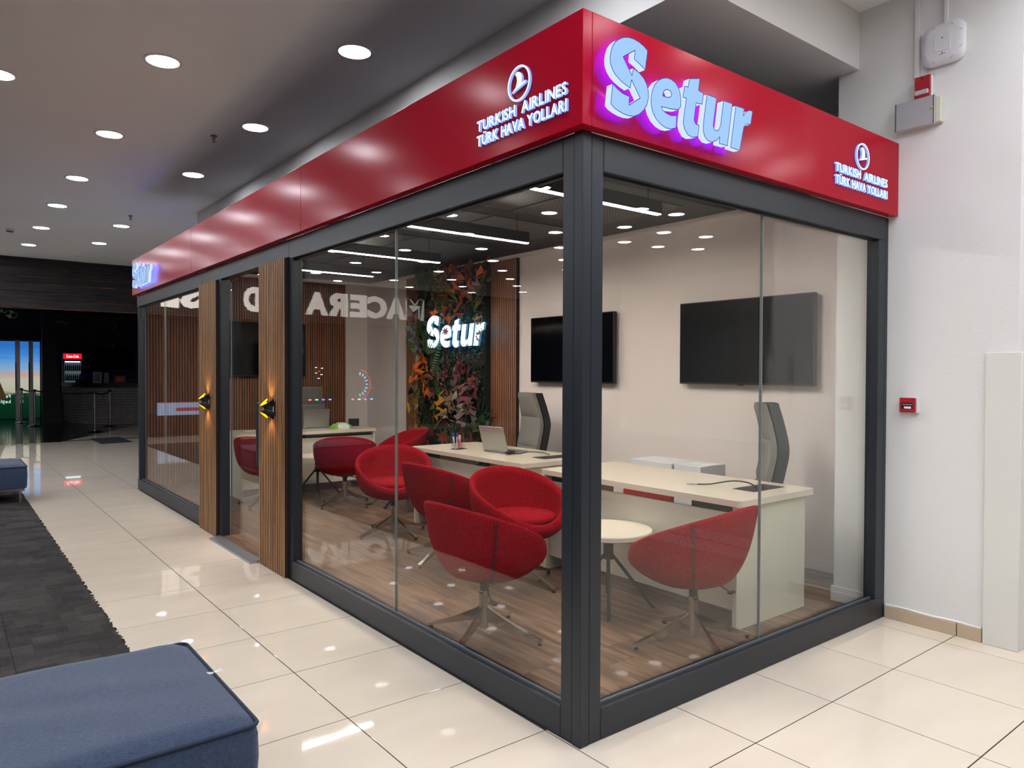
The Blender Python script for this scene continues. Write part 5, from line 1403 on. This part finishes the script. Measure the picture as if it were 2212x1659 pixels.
# queue posts and belts
def queue_post(x, y, lb):
    o = empty('queue_post', (x, y, .0035), label=lb, cat='queue post')
    bm = BM(); lathe(bm, [(0, 0), (.16, 0), (.165, .006), (.15, .018), (.05, .028), (.032, .036), (0, .036)], 28); obj('base', bm, M['chrome'], o, 40)
    bm = BM(); cyl(bm, (0, 0, .034), (0, 0, .93), .028, n=18); obj('pole', bm, M['chrome'], o, 40)
    bm = BM(); lathe(bm, [(0, .93), (.036, .93), (.038, .94), (.038, .985), (.03, .995), (0, .995)], 18); obj('belt_head', bm, M['black_pl'], o, 40)
    return o
QP = [(1.04, 18.33, 'chrome queue post with belt nearest the kiosk, left of the entrance mat'), (1.69, 20.25, 'chrome queue post with belt in front of the brick bar'), (.06, 21.29, 'chrome queue post in front of the lit advertising screen'), (-.10, 23.0, 'dark queue post furthest back beside the glass door frame')]
for q in QP: queue_post(*q)
def belt(a, b, sag, lb):
    o = empty('queue_belt', (a[0], a[1], .92), label=lb, cat='belt')
    A, B = Vector((a[0], a[1], .962)), Vector((b[0], b[1], .962)); d = (B-A).normalized(); A += d*.040; B -= d*.040
    bm = BM(); prev = None; nrm = Vector((-d.y, d.x, 0))*.0015
    for k in range(9):
        u = k/8; p = A.lerp(B, u)-Vector((a[0], a[1], .92))-Vector((0, 0, sag*4*u*(1-u)))
        cur = [bm.verts.new(p+nrm+Vector((0, 0, .02))), bm.verts.new(p-nrm+Vector((0, 0, .02))), bm.verts.new(p-nrm-Vector((0, 0, .02))), bm.verts.new(p+nrm-Vector((0, 0, .02)))]
        if prev:
            for i in range(4): bm.faces.new((prev[i], cur[i], cur[(i+1) % 4], prev[(i+1) % 4]))
        prev = cur
    bmesh.ops.recalc_face_normals(bm, faces=bm.faces); obj('webbing', bm, M['black'], o)
belt(QP[0], QP[1], .06, 'black queue belt between the two chrome posts by the bar')
belt(QP[2], QP[0], .05, 'long black queue belt running from the screen post to the mat post')
belt(QP[3], QP[2], .03, 'short black queue belt between the two posts at the screen')
em_ = tag(obj('entrance_mat', prism(BM(), [(.649, 16.25), (1.233, 16.38), (1.235, 14.96), (.64, 14.88)], .0005, .012), mat('rubber_mat', '2a2a2c', .9, bump=(200, .5))), 'flat dark mat on the tiles near the far end of the kiosk', 'mat')
# hanging leaves under the bulkhead
for x, y, z_, s_, lb in ((-.86, 15.7, 2.70, .16, 'green hanging leaf under the timber bulkhead near the picture edge'), (-.72, 15.72, 2.60, .17, 'second green hanging leaf a little lower under the bulkhead')):
    o = empty('hanging_leaf', (x, y, z_), label=lb, cat='leaf'); me = leafmesh('oval', 'green').copy()
    me.transform(Matrix.Rotation(PI*.62, 4, 'X') @ Matrix.Rotation(1.2, 4, 'Z') @ Matrix.Scale(s_*1.3, 4)); link('blade', me, o)
    bm = BM(); tube(bm, smoothpts([(0, 0, 0), (.01, -.02, .1), (0, -.1, 3.349-z_)], 3), .004, 5); obj('stem', bm, LC['dark'], o)
# arcade machines out of view on the left, seen only as glints in the glazing
def arcade(x, y, lb, ring):
    o = empty('arcade_machine', (x, y, .003), label=lb, cat='arcade machine', group=None)
    bm = BM(); prism(bm, [(0, 0), (.75, 0), (.75, 2.0), (.2, 2.0), (.25, 1.35), (.0, .95)], -.45, .45, 'x')
    obj('cabinet', bm, M['black_pl'], o)
    for k, c in enumerate(('40b0ff', '9060ff', '50ff90', 'ff6040')):
        bm = BM(); box(bm, -.4+.22*k, -.32+.22*k, -.01, 0, .60, .64); obj('lamp', bm, emit('arcade_lamp_'+c, c, 8), o)
    if ring:
        for k in range(9):
            a = math.radians(100+20*k); bm = BM(); p0 = Vector((math.cos(a)*.26+.1, 0, math.sin(a)*.30+1.1)); p1 = Vector((math.cos(a)*.34+.1, 0, math.sin(a)*.39+1.1))
            cyl(bm, p0, p1, .018, n=6); obj('gauge_mark', bm, emit('gauge_blue', '7fc4ff', 4) if k == 0 else GM, o) if k else globals().__setitem__('GM', obj('gauge_mark', bm, emit('gauge_blue', '7fc4ff', 4), o).data.materials[0])
        bm = BM(); tube(bm, [(math.cos(math.radians(a))*.42+.1, 0, math.sin(math.radians(a))*.48+1.1) for a in range(100, 262, 10)], .012, 6); obj('gauge_arc', bm, emit('gauge_red', 'ff3030', 2.5), o)
    else:
        for dx, dz, c in ((0, 0, 'ff2020'), (.1, .12, 'e8f4ff'), (-.1, .1, 'e8f4ff'), (-.08, -.1, 'e8f4ff'), (.02, -.22, 'e8f4ff'), (.1, -.05, 'e8f4ff')):
            bm = BM(); box(bm, dx-.03, dx+.03, -.01, 0, 2.5+dz-1, 2.52+dz-1); obj('lamp', bm, emit('arcade_dot_'+c, c, 9), o)
    return o
arcade(-8.6, 19.3, 'arcade racing machine with lit gauge, out of view and mirrored in the glazing', True)
arcade(-7.3, 19.6, 'arcade machine with small coloured lamps, out of view and mirrored in the glazing', False)

# tactile paving on the forecourt, right of the view, mirrored in the right glazing
ts = empty('tactile_paving', (3.42, -2.9, .0), label='grey tactile paving strip on the tiles, mirrored in the right glazing', cat='paving')
for x0 in (-.34, .04):
    bm = BM(); box(bm, x0, x0+.30, -1.7, 1.7, .0005, .004); obj('strip', bm, M['tabletop'], ts)
bm = BM()
for x0 in (-.34, .04):
    for i in range(5):
        for j in range(56): cyl(bm, (x0+.03+.06*i, -1.65+.06*j, .004), (x0+.03+.06*i, -1.65+.06*j, .009), .017, .011, 8)
t = obj('domes', bm, M['grey_metal'], ts); tag(t, kind='stuff')

# lit banner on the arcade front, out of view, mirrored low in the far glazing
ab = empty('arcade_banner', (-2.64, 17.0, .004), label='long pale blue lit arcade banner, out of view, mirrored in the far glazing', cat='banner')
bm = BM(); box(bm, -.57, .57, .0, .03, .42, .74, .004); obj('panel', bm, emit('banner_blue', '8fa6c8', .9), ab)
bm = BM(); box(bm, -.55, .15, -.004, 0, .52, .60); box(bm, -.57, .57, -.004, 0, .725, .74); obj('stripe', bm, emit('banner_red', 'a03038', .8), ab)
bm = BM(); box(bm, -.57, -.52, .005, .025, 0, .42); box(bm, .52, .57, .005, .025, 0, .42); obj('leg', bm, M['black_pl'], ab)
